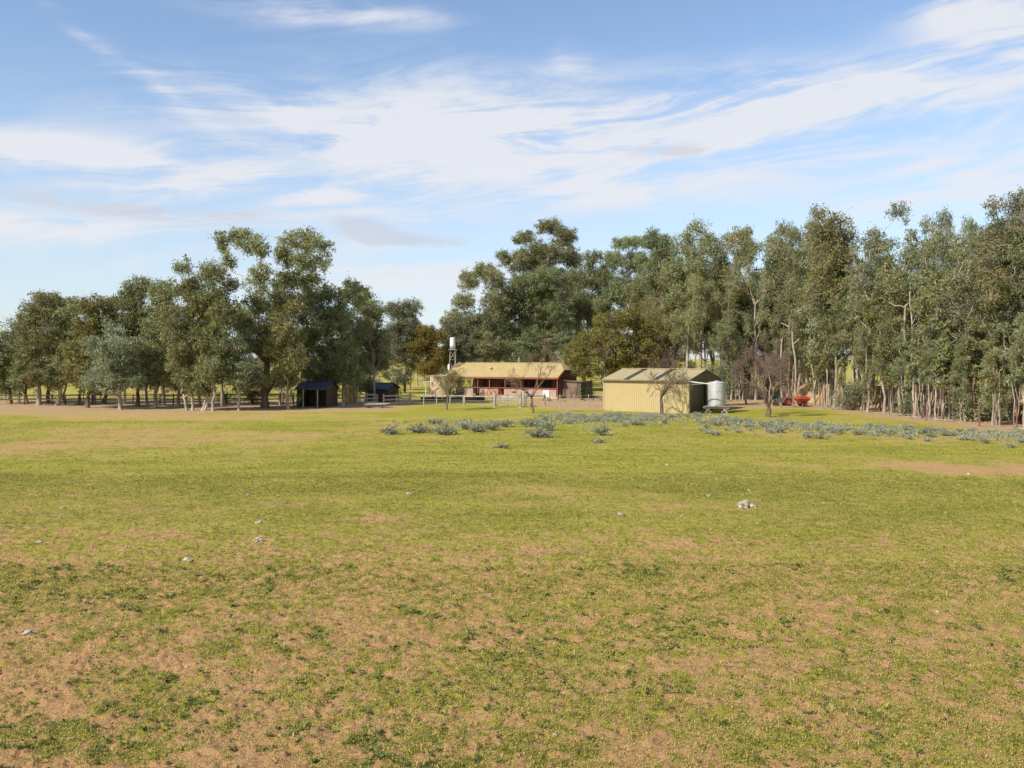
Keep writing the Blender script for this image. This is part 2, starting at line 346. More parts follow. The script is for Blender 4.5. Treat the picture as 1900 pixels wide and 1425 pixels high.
# the part behind the camera, joined to the first row
V[:nu, 2] = np.round(V[:nu, 2], 3)
def gmat():
    m = bpy.data.materials.new('paddock'); m.use_nodes = True
    t = NT(m.node_tree); b = t.n['Principled BSDF']; b.inputs['Roughness'].default_value = .95; b.inputs['Specular IOR Level'].default_value = .12
    ge = t.node('ShaderNodeNewGeometry'); P = ge.outputs['Position']
    ag = t.node('ShaderNodeAttribute', attribute_name='green'); ab = t.node('ShaderNodeAttribute', attribute_name='bare')
    f1 = t.noise(P, 9.0, 6, .7); f2 = t.noise(P, 30.0, 6, .75); f3 = t.noise(P, 1.3, 4, .6)
    mp = t.node('ShaderNodeMapping'); mp.inputs['Scale'].default_value = (.25, 1, 1); t.link(P, mp.inputs[0]); f4 = t.noise(mp.outputs[0], .55, 5, .65)
    # fine break-up of the greens
    g = t.m('ADD', ag.outputs['Fac'], t.m('ADD', t.m('MULTIPLY', t.m('SUBTRACT', f1, .5), 1.7), t.m('MULTIPLY', t.m('SUBTRACT', f2, .5), 2.0)))
    g = t.m('ADD', g, t.m('MULTIPLY', t.m('SUBTRACT', f4, .5), .9))
    soil = t.mix(t.smooth(f2, .35, .65), (.39, .225, .095), (.74, .46, .20))
    soil = t.mix(t.smooth(f3, .38, .62), soil, (.62, .36, .165))
    red = t.mix(t.smooth(f1, .3, .7), (.40, .26, .145), (.60, .44, .24))
    soil = t.mix(t.smooth(f3, .5, .75, 0, .6), soil, (.50, .27, .13)); soil = t.mix(ab.outputs['Fac'], soil, red); f5 = t.noise(P, 17.0, 5, .75); soil = t.mix(t.smooth(f5, .50, .64, 0, .75), soil, (.20, .115, .055))
    straw = t.mix(f1, (.36, .255, .08), (.58, .43, .15))
    grass = t.mix(t.smooth(f2, .3, .7), (.20, .205, .022), (.375, .355, .046))
    grass = t.mix(t.smooth(f4, .35, .65, 0, .65), grass, (.49, .42, .075))
    c = t.mix(t.smooth(g, .08, .45), soil, straw)
    c = t.mix(t.smooth(g, .38, .80), c, grass)
    t.link(c, b.inputs['Base Color'])
    bp = t.node('ShaderNodeBump'); bp.inputs['Strength'].default_value = 1.0; bp.inputs['Distance'].default_value = .06
    h = t.m('ADD', f2, t.m('MULTIPLY', f1, 1.2)); t.link(h, bp.inputs['Height']); t.link(bp.outputs[0], b.inputs['Normal'])
    return m
gm = npmesh('ground', V, Fq, gmat(), smooth=True)
for nm, arr in (('green', np.concatenate([gg, [.6, .6]])), ('bare', np.concatenate([gb, [0, 0]]))):
    a = gm.attributes.new(nm, 'FLOAT', 'POINT'); a.data.foreach_set('value', arr.astype(np.float32))
import bmesh
bm = bmesh.new(); bm.from_mesh(gm); bm.verts.ensure_lookup_table()
bm.faces.new([bm.verts[b0], bm.verts[b0 + 1]] + [bm.verts[k] for k in range(nu - 1, -1, -1)])
bm.to_mesh(gm); bm.free()
ground = link('ground', gm); ground['kind'] = 'structure'

# earth bank seen through the plantation
def bank():
    mb = MB(); n = 46; prof = [(-2.6, -.1), (-1.5, .75), (-.6, 1.9), (.6, 2.0), (1.8, .9), (3.2, -.1)]
    rng = random.Random(5); rows = []
    for k in range(n + 1):
        tt = k / n; x = 31 + tt * 11; y = 101 - tt * 41
        e = min(1, min(tt, 1 - tt) * 9 + .05)
        for (dy, z) in prof:
            mb.v.append((x + dy * .55 + rng.uniform(-.15, .15), y + dy + rng.uniform(-.15, .15), z * e + rng.uniform(-.09, .09) * (z > 0)))
    m = len(prof)
    for k in range(n):
        for i in range(m - 1): mb.f.append((k * m + i, (k + 1) * m + i, (k + 1) * m + i + 1, k * m + i + 1))
    o = mb.build('earth_bank', mat('bank_soil', weathered((.26, .165, .09), (.44, .31, .165), .9, .8, 8)), smooth=False); o['kind'] = 'structure'
bank()

# ------------------------------------------------------------------ grass tufts (uncountable)
def grass():
    rng = np.random.default_rng(11)
    # sample in (D, u); density per m2 falls with distance
    def scatter(n, d0, d1, h0, h1, w, nb, thr, pw):
        D = np.sqrt(rng.uniform(d0 ** (2 - pw), d1 ** (2 - pw), n)) if pw == 0 else rng.uniform(d0 ** (2 - pw), d1 ** (2 - pw), n) ** (1 / (2 - pw))
        x = rng.uniform(-.66, .66, n) * D
        g, b = masks(x, D); g = g + (fbm(x, D, .16, 77, 3) - .5) * 1.2
        keep = g > thr + rng.normal(0, .16, n); x = x[keep]; D = D[keep]; g = g[keep]
        z = height(x, D); n = len(x)
        sz = np.clip(.55 + g * .55, .4, 1.3) * rng.uniform(.6, 1.3, n)
        T = np.repeat(np.arange(n), nb); k = len(T)
        th = rng.uniform(0, 2 * np.pi, k); tilt = rng.uniform(.35, 1.3, k); hh = rng.uniform(h0, h1, k) * sz[T]
        spread = rng.normal(0, 1, (k, 2)) * (h1 * .55)
        base = np.stack([x[T] + spread[:, 0], D[T] + spread[:, 1], z[T] - .004], 1)
        d = np.stack([np.cos(th) * np.sin(tilt), np.sin(th) * np.sin(tilt), np.cos(tilt)], 1)
        side = np.stack([-np.sin(th), np.cos(th), np.zeros(k)], 1) * (w * rng.uniform(.6, 1.4, k))[:, None]
        tip = base + d * hh[:, None]; tip[:, 2] -= hh * .12
        mid = base + d * (hh * .5)[:, None]; mid[:, 2] += hh * .08
        Vv = np.stack([base - side * .6, mid - side, tip, mid + side], 1).reshape(-1, 3)
        tone = np.clip(.36 + g[T] * .18 + rng.normal(0, .15, k) + rng.normal(0, .08, n)[T], 0, 1)
        dry = rng.random(k) < np.clip(.75 - g[T] * .75, .10, .85); tone[dry] = rng.uniform(0, .33, dry.sum())
        return Vv, tone
    parts = [scatter(210000, 8.6, 20, .018, .048, .0052, 4, -.25, 1), scatter(130000, 17, 36, .022, .052, .008, 4, -.1, 1), scatter(70000, 30, 66, .03, .055, .014, 4, .2, 1)]
    # broad-leaved dark weeds in loose colonies
    def weeds(n, d0, d1):
        D = rng.uniform(d0, d1, n); x = rng.uniform(-.64, .64, n) * D; px, py = px_of(x, D)
        pr = fbm(x, D, 1.4, 51, 3) + (fbm(x, D, .3, 52, 2) - .5) * 1.3 - .16 * sst(px, 500, 1500); g, b = masks(x, D); k = (pr > .56 + sst(D, 12, 21) * .14) & (g > .12); x = x[k]; D = D[k]; n = len(x); nb = 7
        T = np.repeat(np.arange(n), nb); k = len(T); r_ = rng.uniform(.025, .075, n) * np.clip(D / 14, .9, 1.8); th = rng.uniform(0, 6.28, k); up = rng.uniform(.1, .9, k); L = r_[T] * rng.uniform(.6, 1.3, k)
        d = np.stack([np.cos(th) * np.cos(up), np.sin(th) * np.cos(up), np.sin(up)], 1); sd_ = np.stack([-np.sin(th), np.cos(th), rng.uniform(-.3, .3, k)], 1) * (L * .3)[:, None]
        base = np.stack([x[T], D[T], height(x, D)[T] + .004], 1) + rng.normal(0, 1, (k, 3)) * (r_[T] * .35)[:, None] * [1, 1, .1]
        Vv = np.stack([base, base + d * (L * .55)[:, None] - sd_, base + d * L[:, None] - [0, 0, .006], base + d * (L * .55)[:, None] + sd_], 1).reshape(-1, 3)
        return Vv, np.clip(rng.normal(.93, .09, n)[T] + rng.normal(0, .05, k), .6, 1)
    parts += [weeds(11000, 9, 20), scatter(1500, 9, 30, .07, .16, .006, 6, .1, 1)]
    V = np.concatenate([p[0] for p in parts]); tone = np.concatenate([p[1] for p in parts])
    me = npmesh('grass', V, np.arange(len(V)).reshape(-1, 4), M['blade'], tone)
    o = link('grass', me); tag(o, 'short patchy green and straw coloured grass tufts across the paddock', 'grass', kind='stuff')
    # leaf litter, dung crumbs and clods
    n = 9000; D = rng.uniform(9, 30, n); x = rng.uniform(-.62, .62, n) * D; g, b = masks(x, D); k = (g < .7) & (fbm(x, D, 1.8, 44, 2) > .5); x = x[k]; D = D[k]; n = len(x)
    r = rng.uniform(.007, .028, n); base = np.array([[1, 0, 0], [-.5, .87, 0], [-.5, -.87, 0], [0, 0, .8], [.2, .1, -.5]])
    Vv = base[None] * r[:, None, None] * rng.uniform(.6, 1.5, (n, 5, 1)); Vv += np.stack([x, D, height(x, D) + .004], 1)[:, None]
    fi = np.array([[0, 1, 3], [1, 2, 3], [2, 0, 3], [1, 0, 4], [2, 1, 4], [0, 2, 4]])
    me = npmesh('soil_crumbs', Vv.reshape(-1, 3), (fi[None] + np.arange(n)[:, None, None] * 5).reshape(-1, 3), M['clod'])
    tag(link('soil_crumbs', me), 'dark crumbs of dung, bark and clod scattered over the worn near ground', 'soil crumbs', kind='stuff')
grass()

# ------------------------------------------------------------------ trees
def leaves(rng, C, Rc, per, lsz, tone0=.5, droop=.6):
    """clump centres C (n,3), radii Rc (n,3) -> leaf spray quads grouped in small tufts"""
    Vs = []; Ts = []
    n = len(C); cnt = np.maximum(20, (per * Rc[:, 0] * Rc[:, 2]).astype(int))
    nsub = 7
    dirs = rng.normal(0, 1, (n, nsub, 3)); dirs /= np.linalg.norm(dirs, axis=2)[:, :, None]; dirs[:, :, 2] = dirs[:, :, 2] * .9 + .12
    sub = C[:, None] + dirs * Rc[:, None] * rng.uniform(.45, .95, (n, nsub, 1))
    subt = rng.normal(0, .10, (n, nsub))
    ci = np.repeat(np.arange(n), cnt); k = len(ci); si = rng.integers(0, nsub, k)
    off = rng.normal(0, 1, (k, 3)) * Rc[ci] * np.array([.29, .29, .44]); off[:, 2] -= np.abs(off[:, 2]) * .25
    stray = rng.random(k) < .16; off[stray] *= rng.uniform(1.2, 1.75, (stray.sum(), 1))
    P = sub[ci, si] + off
    ax = rng.normal(0, 1, (k, 3)); ax[:, 2] -= droop; ax /= np.linalg.norm(ax, axis=1)[:, None]
    w = np.cross(ax, rng.normal(0, 1, (k, 3))); w /= np.linalg.norm(w, axis=1)[:, None] + 1e-9
    L = lsz * rng.uniform(.6, 1.5, k); Wd = L * rng.uniform(.24, .46, k)
    a = ax * L[:, None] * .5; b = w * Wd[:, None] * .5
    V = np.stack([P - a, P + b - a * .1, P + a, P - b - a * .1], 1).reshape(-1, 3)
    ctone = rng.normal(tone0, .13, n)
    tone = np.clip(ctone[ci] + subt[ci, si] + rng.normal(0, .13, k), 0, 1)
    return V, tone
def wiggle(rng, p, q, k, amp):
    t = np.linspace(0, 1, k)[:, None]; P = p + (q - p) * t
    w = rng.normal(0, 1, (k, 3)) * amp * np.linalg.norm(q - p); w[0] = 0; w[-1] = 0
    P = P + w; return P
def tree_meshes(seed, lobes, trunk_r, fork_z, lean=0, per=275, lsz=.215, leaf='gum', bark='pale_bark', clump=.64, stems=1, lobe_branches=True, depth=.9, dead=0, tone=.5):
    """lobes: list of (x, y, z, rx, ry, rz) in metres about the trunk foot"""
    rng = np.random.default_rng(seed)
    L = np.array(lobes, float)
    # clumps inside each lobe, near its surface mostly
    Cs = []; Rs = []; own = []
    for li, (x, y, z, rx, ry, rz) in enumerate(L):
        n = max(5, int(8.5 * (rx * ry * rz) ** (1 / 3.) ** 1 * (rx * rz) ** .5 / clump ** 2))
        d = rng.normal(0, 1, (n, 3)); d /= np.linalg.norm(d, axis=1)[:, None]
        rr = rng.uniform(.12, 1.18, (n, 1)) ** .5
        c = np.array([x, y, z]) + d * rr * np.array([rx, ry, rz]) * .86
        r = clump * rng.uniform(.35, .95, n) * min(1, .62 * min(rx, rz) / clump + .25)
        Cs.append(c); Rs.append(np.stack([r, r, r * rng.uniform(.6, .9, n)], 1)); own += [li] * n
    C = np.concatenate(Cs); Rr = np.concatenate(Rs); own = np.array(own)
    V, tn = leaves(rng, C, Rr, per, lsz, tone)
    # wood
    TV = []; TF = []; nb = 0
    def addt(P, R_, n):
        nonlocal nb
        v, f = tube(P, R_, n); TV.append(v); TF.append(f + nb); nb += len(v)
    top = L[:, 2].max() * .93; cx = L[:, 0].mean(); cy = L[:, 1].mean()
    trunks = []
    for s in range(stems):
        sp = 0 if stems == 1 else rng.uniform(-.4, .4) * 1.0
        b = np.array([sp, sp * .5 * rng.uniform(-1, 1), -.15])
        fk = np.array([cx * .45 + lean + sp * 1.6, cy * .4, fork_z * rng.uniform(.9, 1.1)])
        P = wiggle(rng, b, fk, 6, .018)
        r0 = trunk_r * (1 if stems == 1 else rng.uniform(.55, .8)); R_ = np.linspace(r0, r0 * .68, 6); R_[0] *= 1.3
        addt(P, R_, 9); trunks.append((P, r0 * .68))
    order = np.argsort(L[:, 2])
    hubs = {}
    for li in order:
        x, y, z, rx, ry, rz = L[li]; P, r = trunks[int(rng.integers(0, len(trunks)))]
        fk = P[-1]; c = np.array([x, y, z])
        st = fk.copy()
        if z < fk[2] + .5:        # a low lobe hangs from the trunk itself
            st = P[max(1, min(len(P) - 1, int((z - rz * .8) / max(fk[2], .1) * 5)))]
        # start higher up on the leader of an earlier hub if that is closer
        best = np.linalg.norm(c - st); src = st; rs = r
        for h, (hc, hr) in hubs.items():
            dd = np.linalg.norm(c - hc)
            if hc[2] < z - .2 and dd < best * .8: best = dd; src = hc; rs = hr
        r1 = max(.03, rs * .58)
        k = 6; Q = wiggle(rng, src, c, k, .045)
        bow = np.sin(np.linspace(0, np.pi, k)) * best * .10; Q[:, 2] -= bow * .3; Q[:, 0] += bow * np.sign(src[0] - x) * .4
        addt(Q, np.linspace(min(rs * .85, r1 * 1.5), r1 * .7, k), 6)
        hubs[li] = (c, r1 * .75)
    for k in range(len(C)):
        hc, hr = hubs[own[k]]
        Q = wiggle(rng, hc + (C[k] - hc) * .05, C[k], 4, .07)
        addt(Q, np.linspace(max(.03, hr * .6), .018, 4), 4)
        for q in range(2):
            e = C[k] + rng.normal(0, 1, 3) * Rr[k] * .7
            addt(np.stack([C[k], (C[k] + e) / 2 + rng.normal(0, .05, 3), e]), np.array([.014, .011, .007]), 3)
    cm = npmesh('crown', V, np.arange(len(V)).reshape(-1, 4), M[leaf], tn)
    tm = npmesh('trunk', np.concatenate(TV), np.concatenate(TF), M[bark], smooth=True)
    return tm, cm
def put_tree(meshes, x, y, label, name='gum_tree', cat='tree', group=None, rz=0, sc=1):
    o = thing(name, label, cat, (x, y, float(height(np.array([x]), np.array([y]))[0])), rz, group); o.scale = (sc, sc, sc) if not hasattr(sc, '__len__') else sc
    link('trunk', meshes[0], o); link('crown', meshes[1], o); return o
def px_tree(seed, bx, by, lobes, label, D=None, trunk_r=.2, fork=None, name='gum_tree', group=None, **kw):
    """a tree whose lobes were read off the photograph as (px, py, rx, ry)"""
    if D is None: D = F * CAMZ / (by - HY)
    rng = np.random.default_rng(seed + 999); s = D / F; X0 = gx(bx, D); Ls = []
    if group == 'gum trees in the tree line along the left of the paddock':
        for q in range(2):
            if rng.random() < .62: lobes = lobes + [(bx + rng.uniform(-22, 22), rng.uniform(690, 716), rng.uniform(14, 22), rng.uniform(10, 16))]
    extra = []
    for (a, b, rx, ry) in lobes:
        if rng.random() < .8:
            th_ = rng.uniform(0, 6.28); q_ = rng.uniform(.4, .62); extra.append((a + math.cos(th_) * rx * .95, b + abs(math.sin(th_)) * ry * .9 - ry * .15, rx * q_ * 1.15, ry * q_ * .9))
    lobes = lobes + extra
    k_ = 1.42 if group == 'tall gums rising behind the farmhouse' else 1.24
    lobes = [(a, b + ry * .12 * (k_ / 1.24) ** 2, rx * k_, ry * (k_ - .04)) for (a, b, rx, ry) in lobes]
    ax = np.mean([l[0] for l in lobes])
    spread = max(1.0, (max(l[0] + l[2] for l in lobes) - min(l[0] - l[2] for l in lobes)) * s * .5)
    for (a, b, rx, ry) in lobes:
        off = abs(a - ax) * s; room = math.sqrt(max(.1, spread ** 2 - off ** 2)) * .55
        z = gz(b, D)
        Ls.append((gx(a, D) - X0, rng.uniform(-room, room), z, rx * s, (rx + ry) * .5 * s, ry * s))
        if rx * s > 1.1: Ls.append((gx(a, D) - X0 + rng.uniform(-.4, .4), -Ls[-1][1] * .9 + rng.uniform(-.4, .4), z + rng.uniform(-.4, .4), rx * s * .75, rx * s * .8, ry * s * .75))
    if fork is None: fork = gz(max(l[1] for l in lobes), D) * .9
    else: fork = gz(fork, D)
    return put_tree(tree_meshes(seed, Ls, trunk_r, max(.6, fork), **kw), X0, D, label, name, 'tree', group)
LG = 'gum trees in the tree line along the left of the paddock'
px_tree(1, 21, 748, [(10, 650, 28, 40), (38, 612, 26, 32), (18, 688, 22, 20), (-12, 660, 25, 35)], 'leafy gum tree at the far left end of the tree line', group=LG, bark='brown_bark')
px_tree(2, 72, 752, [(88, 562, 30, 24), (62, 590, 26, 26), (102, 605, 26, 30), (75, 645, 30, 34), (48, 640, 18, 28), (85, 690, 24, 18)], 'broad dome-topped gum tree, second tall crown from the left edge', group=LG, bark='grey_bark', trunk_r=.24)
px_tree(3, 50, 748, [(48, 690, 20, 18), (56, 655, 20, 22)], 'small gum tree with dark foot under the left dome-topped tree', D=90, group=LG, bark='brown_bark', trunk_r=.14)
px_tree(4, 107, 752, [(137, 572, 18, 20), (118, 615, 22, 30), (142, 615, 18, 26), (124, 665, 26, 28), (105, 700, 18, 16)], 'leaning gum tree with a pale forked limb right of the dome-topped tree', group=LG, bark='pale_bark', trunk_r=.22)
px_tree(5, 90, 749, [(95, 690, 18, 14), (84, 660, 18, 18)], 'low thin gum with a thick dark foot behind the dome-topped tree', D=93, group=LG, bark='brown_bark', trunk_r=.2)
px_tree(6, 163, 757, [(182, 565, 24, 20), (165, 600, 24, 28), (150, 650, 26, 30), (200, 590, 16, 20), (172, 690, 30, 26), (140, 690, 18, 22)], 'rounded olive gum tree whose foliage droops almost to the ground', D=84, group=LG, bark='brown_bark', leaf='olive_gum')
px_tree(7, 224, 760, [(213, 608, 18, 18), (192, 640, 22, 22), (235, 640, 22, 26), (210, 675, 34, 26), (176, 702, 22, 18), (244, 695, 22, 22), (205, 715, 18, 12)], 'bushy grey-green gum in front of the line, pale forked trunk on dark foot', group=LG, leaf='grey_gum', bark='grey_bark', trunk_r=.2)
px_tree(8, 193, 753, [(212, 562, 16, 14), (205, 600, 20, 20), (215, 660, 22, 30)], 'half hidden gum behind the bushy grey-green gum', D=92, group=LG, bark='brown_bark')
px_tree(9, 256, 757, [(240, 548, 18, 26), (262, 530, 18, 18), (255, 580, 24, 32), (235, 600, 18, 26), (265, 635, 26, 32), (262, 690, 22, 24)], 'pointed dark green gum left of the twin spire gums', D=86, group=LG, bark='brown_bark')
px_tree(10, 287, 761, [(288, 530, 16, 20), (308, 545, 20, 26), (290, 590, 22, 32), (312, 610, 20, 30), (280, 655, 22, 28), (300, 690, 22, 22)], 'tall narrow gum with a twin topped crown left of the slender spire', D=84, group=LG, bark='pale_bark')
px_tree(11, 356, 762, [(352, 495, 13, 20), (343, 530, 22, 22), (368, 560, 26, 30), (330, 590, 26, 34), (352, 640, 26, 28), (325, 660, 20, 28), (345, 700, 22, 16)], 'tall gum with a slender leafy spire and pale bare trunks below', group=LG, stems=2, trunk_r=.2)
px_tree(12, 374, 762, [(396, 505, 20, 18), (416, 530, 18, 20), (395, 560, 26, 28), (422, 585, 20, 30), (385, 625, 26, 32), (420, 645, 22, 30), (395, 690, 22, 20)], 'gum with ragged rusty crown and white stems left of the giant gum', group=LG, stems=2, leaf='olive_gum', trunk_r=.2)
px_tree(13, 395, 763, [(400, 670, 20, 22), (378, 690, 16, 16), (410, 640, 16, 20)], 'slender white-stemmed young gum in front of the ragged rusty crown', group=LG, trunk_r=.13)
px_tree(14, 492, 757, [(420, 452, 15, 18), (448, 438, 26, 12), (428, 485, 14, 18), (472, 452, 18, 16), (498, 462, 16, 20), (545, 440, 20, 15), (572, 434, 18, 11), (592, 455, 20, 20), (606, 492, 17, 14), (562, 480, 24, 20), (528, 470, 18, 22), (545, 515, 26, 20), (500, 520, 20, 26), (575, 515, 20, 14), (478, 560, 20, 22), (515, 560, 24, 24), (456, 590, 22, 24), (490, 615, 26, 28), (520, 640, 18, 20), (462, 640, 18, 16)],
        'giant gum towering over the left tree line, open two-lobed crown, thick dark trunk', group=LG, trunk_r=.36, fork=650, bark='brown_bark', leaf='gum', clump=.6)
px_tree(15, 443, 762, [(440, 642, 20, 16), (428, 672, 20, 20), (452, 680, 20, 18), (438, 705, 18, 12)], 'small rounded gum left of the giant gum trunk', group=LG, trunk_r=.12, leaf='grey_gum')
px_tree(16, 535, 759, [(512, 580, 16, 20), (540, 562, 22, 24), (530, 610, 26, 30), (508, 640, 18, 26), (545, 655, 22, 26), (530, 690, 20, 16)], 'gum with a thin white trunk just right of the giant gum', group=LG, trunk_r=.15, leaf='olive_gum')
px_tree(17, 590, 757, [(575, 552, 20, 22), (600, 540, 18, 18), (592, 590, 28, 32), (572, 640, 26, 32), (612, 645, 24, 28), (590, 685, 28, 18)], 'dense gum rising behind the dark roofed pole shelter', D=88, group=LG, trunk_r=.2)
px_tree(18, 636, 757, [(640, 548, 20, 20), (660, 534, 18, 15), (634, 590, 22, 30), (640, 650, 26, 30), (650, 692, 26, 18)], 'gum with a straight grey stem between the two dark shelters', D=87, group=LG, trunk_r=.18)
px_tree(19, 678, 750, [(678, 552, 20, 22), (695, 575, 18, 20), (676, 610, 28, 34), (698, 630, 20, 30), (672, 665, 26, 24), (705, 665, 18, 20)], 'full crowned gum above the blue roofed shelter', D=94, group=LG, trunk_r=.2, bark='grey_bark')
px_tree(20, 750, 736, [(732, 574, 20, 16), (762, 572, 22, 16), (748, 608, 30, 28), (772, 612, 16, 22), (742, 650, 28, 26), (765, 662, 18, 18)], 'round headed grey-green gum with leaning dark trunk left of the golden tree', D=119, group=LG, leaf='grey_gum', trunk_r=.2, bark='brown_bark')
px_tree(21, 797, 737, [(790, 612, 20, 13), (812, 622, 15, 15), (782, 642, 20, 18), (808, 655, 20, 18), (792, 680, 24, 16)], 'golden foliaged tree beside the small water tower', D=116, leaf='gold', name='wattle_tree', bark='brown_bark', trunk_r=.16)
CG = 'tall gums rising behind the farmhouse'
px_tree(30, 880, 736, [(895, 502, 22, 12), (870, 522, 16, 16), (915, 515, 20, 16), (862, 560, 16, 16), (922, 560, 24, 26), (842, 588, 16, 14), (880, 600, 28, 22), (905, 640, 30, 26)], 'airy arching gum behind the left half of the straw coloured roof', D=122, group=CG, trunk_r=.25)
px_tree(31, 850, 736, [(840, 605, 18, 18), (858, 630, 22, 24), (838, 650, 18, 22), (865, 665, 22, 20)], 'low grey gum immediately right of the small water tower', D=120, group=CG, leaf='grey_gum')
px_tree(32, 975, 736, [(975, 525, 30, 22), (1012, 518, 30, 22), (945, 555, 22, 26), (1035, 560, 28, 28), (990, 570, 36, 32), (935, 610, 24, 26), (1000, 625, 36, 26), (1045, 620, 20, 26), (960, 655, 28, 18)], 'massive dark rounded gum directly behind the farmhouse', D=124, group=CG, trunk_r=.35, fork=640)
px_tree(33, 1010, 736, [(1020, 420, 26, 11), (1046, 440, 16, 18), (972, 438, 18, 11), (1000, 460, 18, 14), (1030, 470, 24, 18), (965, 480, 26, 18), (938, 478, 14, 12), (1062, 478, 16, 18), (1000, 505, 30, 22), (1052, 520, 22, 22)], 'tallest open crowned gum peeping above the massive rounded gum', D=136, group=CG, trunk_r=.35, fork=600)
px_tree(34, 1085, 736, [(1100, 478, 18, 12), (1085, 510, 20, 20), (1115, 510, 22, 22), (1080, 560, 22, 30), (1112, 570, 26, 28)], 'gum right of the tallest open crown with sky showing beneath its top', D=128, group=CG, trunk_r=.22)
px_tree(35, 1160, 736, [(1150, 452, 18, 9), (1175, 445, 18, 9), (1140, 480, 18, 16), (1180, 482, 22, 20), (1155, 530, 30, 28), (1195, 540, 24, 30)], 'flat topped lacy gum above the olive wattle', D=126, group=CG, trunk_r=.22)
px_tree(36, 1225, 736, [(1215, 440, 18, 16), (1232, 470, 22, 24), (1210, 510, 22, 26), (1240, 540, 24, 30), (1220, 600, 26, 30)], 'gum between the flat topped lacy gum and the plantation', D=112, group=CG, trunk_r=.22)
px_tree(37, 1140, 738, [(1130, 592, 26, 16), (1168, 588, 26, 16), (1095, 632, 30, 20), (1198, 612, 24, 20), (1068, 655, 20, 18), (1130, 640, 40, 30), (1175, 650, 34, 28), (1208, 650, 18, 20), (1085, 680, 26, 16), (1140, 685, 30, 14)], 'wide olive-gold wattle between the farmhouse and the cream shed', D=98, leaf='wattle', name='wattle_tree', bark='grey_bark', trunk_r=.26, stems=3, per=190, lsz=.26)

# --- plantation: unique crowns for the skyline, copies for the depth
def slim_lobes(rng, H, Wd, cb, n):
    L = []; zs = np.linspace(cb * H, H * .95, n)
    for k, z in enumerate(zs):
        if 0 < k < n - 2 and rng.random() < .12: continue
        f = (z - cb * H) / (H * (1 - cb)); w = Wd * .5 * (.55 + .6 * math.sin(math.pi * (.12 + .80 * f))) * rng.uniform(.75, 1.1)
        r = max(.55, w * rng.uniform(.38, .60)); a = rng.uniform(0, 6.28)
        for s in ((1, -1) if f < .9 and rng.random() < .75 else (1,)):
            L.append((math.cos(a) * (w - r) * s * 1.15, math.sin(a) * (w - r) * s * 1.15, z + rng.uniform(-.5, .5), r, r, r * rng.uniform(.75, 1.15)))
    return L
PL = 'gum trees of the dense plantation on the right'
protos = []
for k in range(11):
    rng = np.random.default_rng(500 + k); H = 16; low = k in (3, 6, 9)
    Lb = slim_lobes(rng, H, rng.uniform(4.2, 5.8), (.16 if low else rng.uniform(.34, .5)), 10 if low else 8)
    protos.append(tree_meshes(600 + k, Lb, .20 if not low else .13, H * (.2 if low else .52), per=220, lsz=.20, leaf=['gum', 'olive_gum', 'grey_gum', 'gum'][k % 4], bark=['pale_bark', 'pale_bark', 'grey_bark'][k % 3], stems=[1, 2, 1][k % 3], lean=rng.uniform(-.6, .6), tone=.52))
rng = random.Random(77)
SKY = [(1272, 402, 104, 100, 'leafy gum with flat broken top behind the left half of the cream shed', 0), (1335, 408, 101, 94, 'dome-headed gum above the right end of the cream shed', 1), (1402, 412, 99, 60, 'narrow sparse gum left of the ragged spire gum', 8),
       (1457, 392, 97, 74, 'ragged spire gum above the brown bare tree', 4), (1545, 374, 86, 112, 'wide leafy headed gum, first high dome of the plantation', 5), (1600, 420, 84, 80, 'shorter gum tucked between the two high domes', 7),
       (1652, 376, 80, 104, 'gum with split feathery top left of the sky gap', 2), (1738, 368, 76, 78, 'gum with an upright dark tuft just right of the sky gap', 10), (1805, 392, 72, 80, 'pale leaved gum left of the tallest plantation tree', 0), (1874, 328, 66, 120, 'tallest plantation gum at the right edge of the paddock', 10)]
for px, ty, D, wpx, lab, pi in SKY:
    Ht = gz(ty, D); w = wpx / F * D
    put_tree(protos[pi], gx(px, D), D, lab, group=PL, rz=rng.uniform(0, 360), sc=(w / 5.2, w / 5.2, Ht / 16.4))
gl = 'tall slender gum tree standing inside the dense plantation right of the cream shed'
gl2 = 'lower leafy gum tree on the front edge of the plantation'
ZN = [(1440, 'right of the silver tank'), (1500, 'behind the red machinery'), (1580, 'below the first high dome'), (1640, 'between the high dome and the feathery top'), (1700, 'under the feathery split top'), (1760, 'beside the sky gap'), (1830, 'left of the tallest gum'), (9999, 'at the right edge beside the tallest gum')]
TONE = {0: 'green', 1: 'olive', 2: 'grey-leaved', 3: 'mid green', 4: 'dark green', 5: 'rusty olive', 6: 'silvery', 7: 'twin toned', 8: 'narrow green', 9: 'russet', 10: 'pale grey'}
RW = ['front edge', 'second row', 'third row', 'fourth row', 'rearmost row']
def zone(px, zn=ZN): return [z for lim, z in zn if px < lim][0]
cnt = 0
sky_pts = [(910, 560), (1240, 520)]
def skyline(px):
    xs = [1180, 1240, 1270, 1300, 1330, 1365, 1385, 1405, 1430, 1457, 1490, 1545, 1580, 1610, 1650, 1690, 1705, 1735, 1775, 1805, 1840, 1875, 2200]
    ys = [500, 450, 425, 450, 432, 465, 480, 440, 475, 420, 460, 400, 430, 440, 405, 470, 520, 400, 470, 420, 430, 360, 330]
    return np.interp(px, xs, ys)
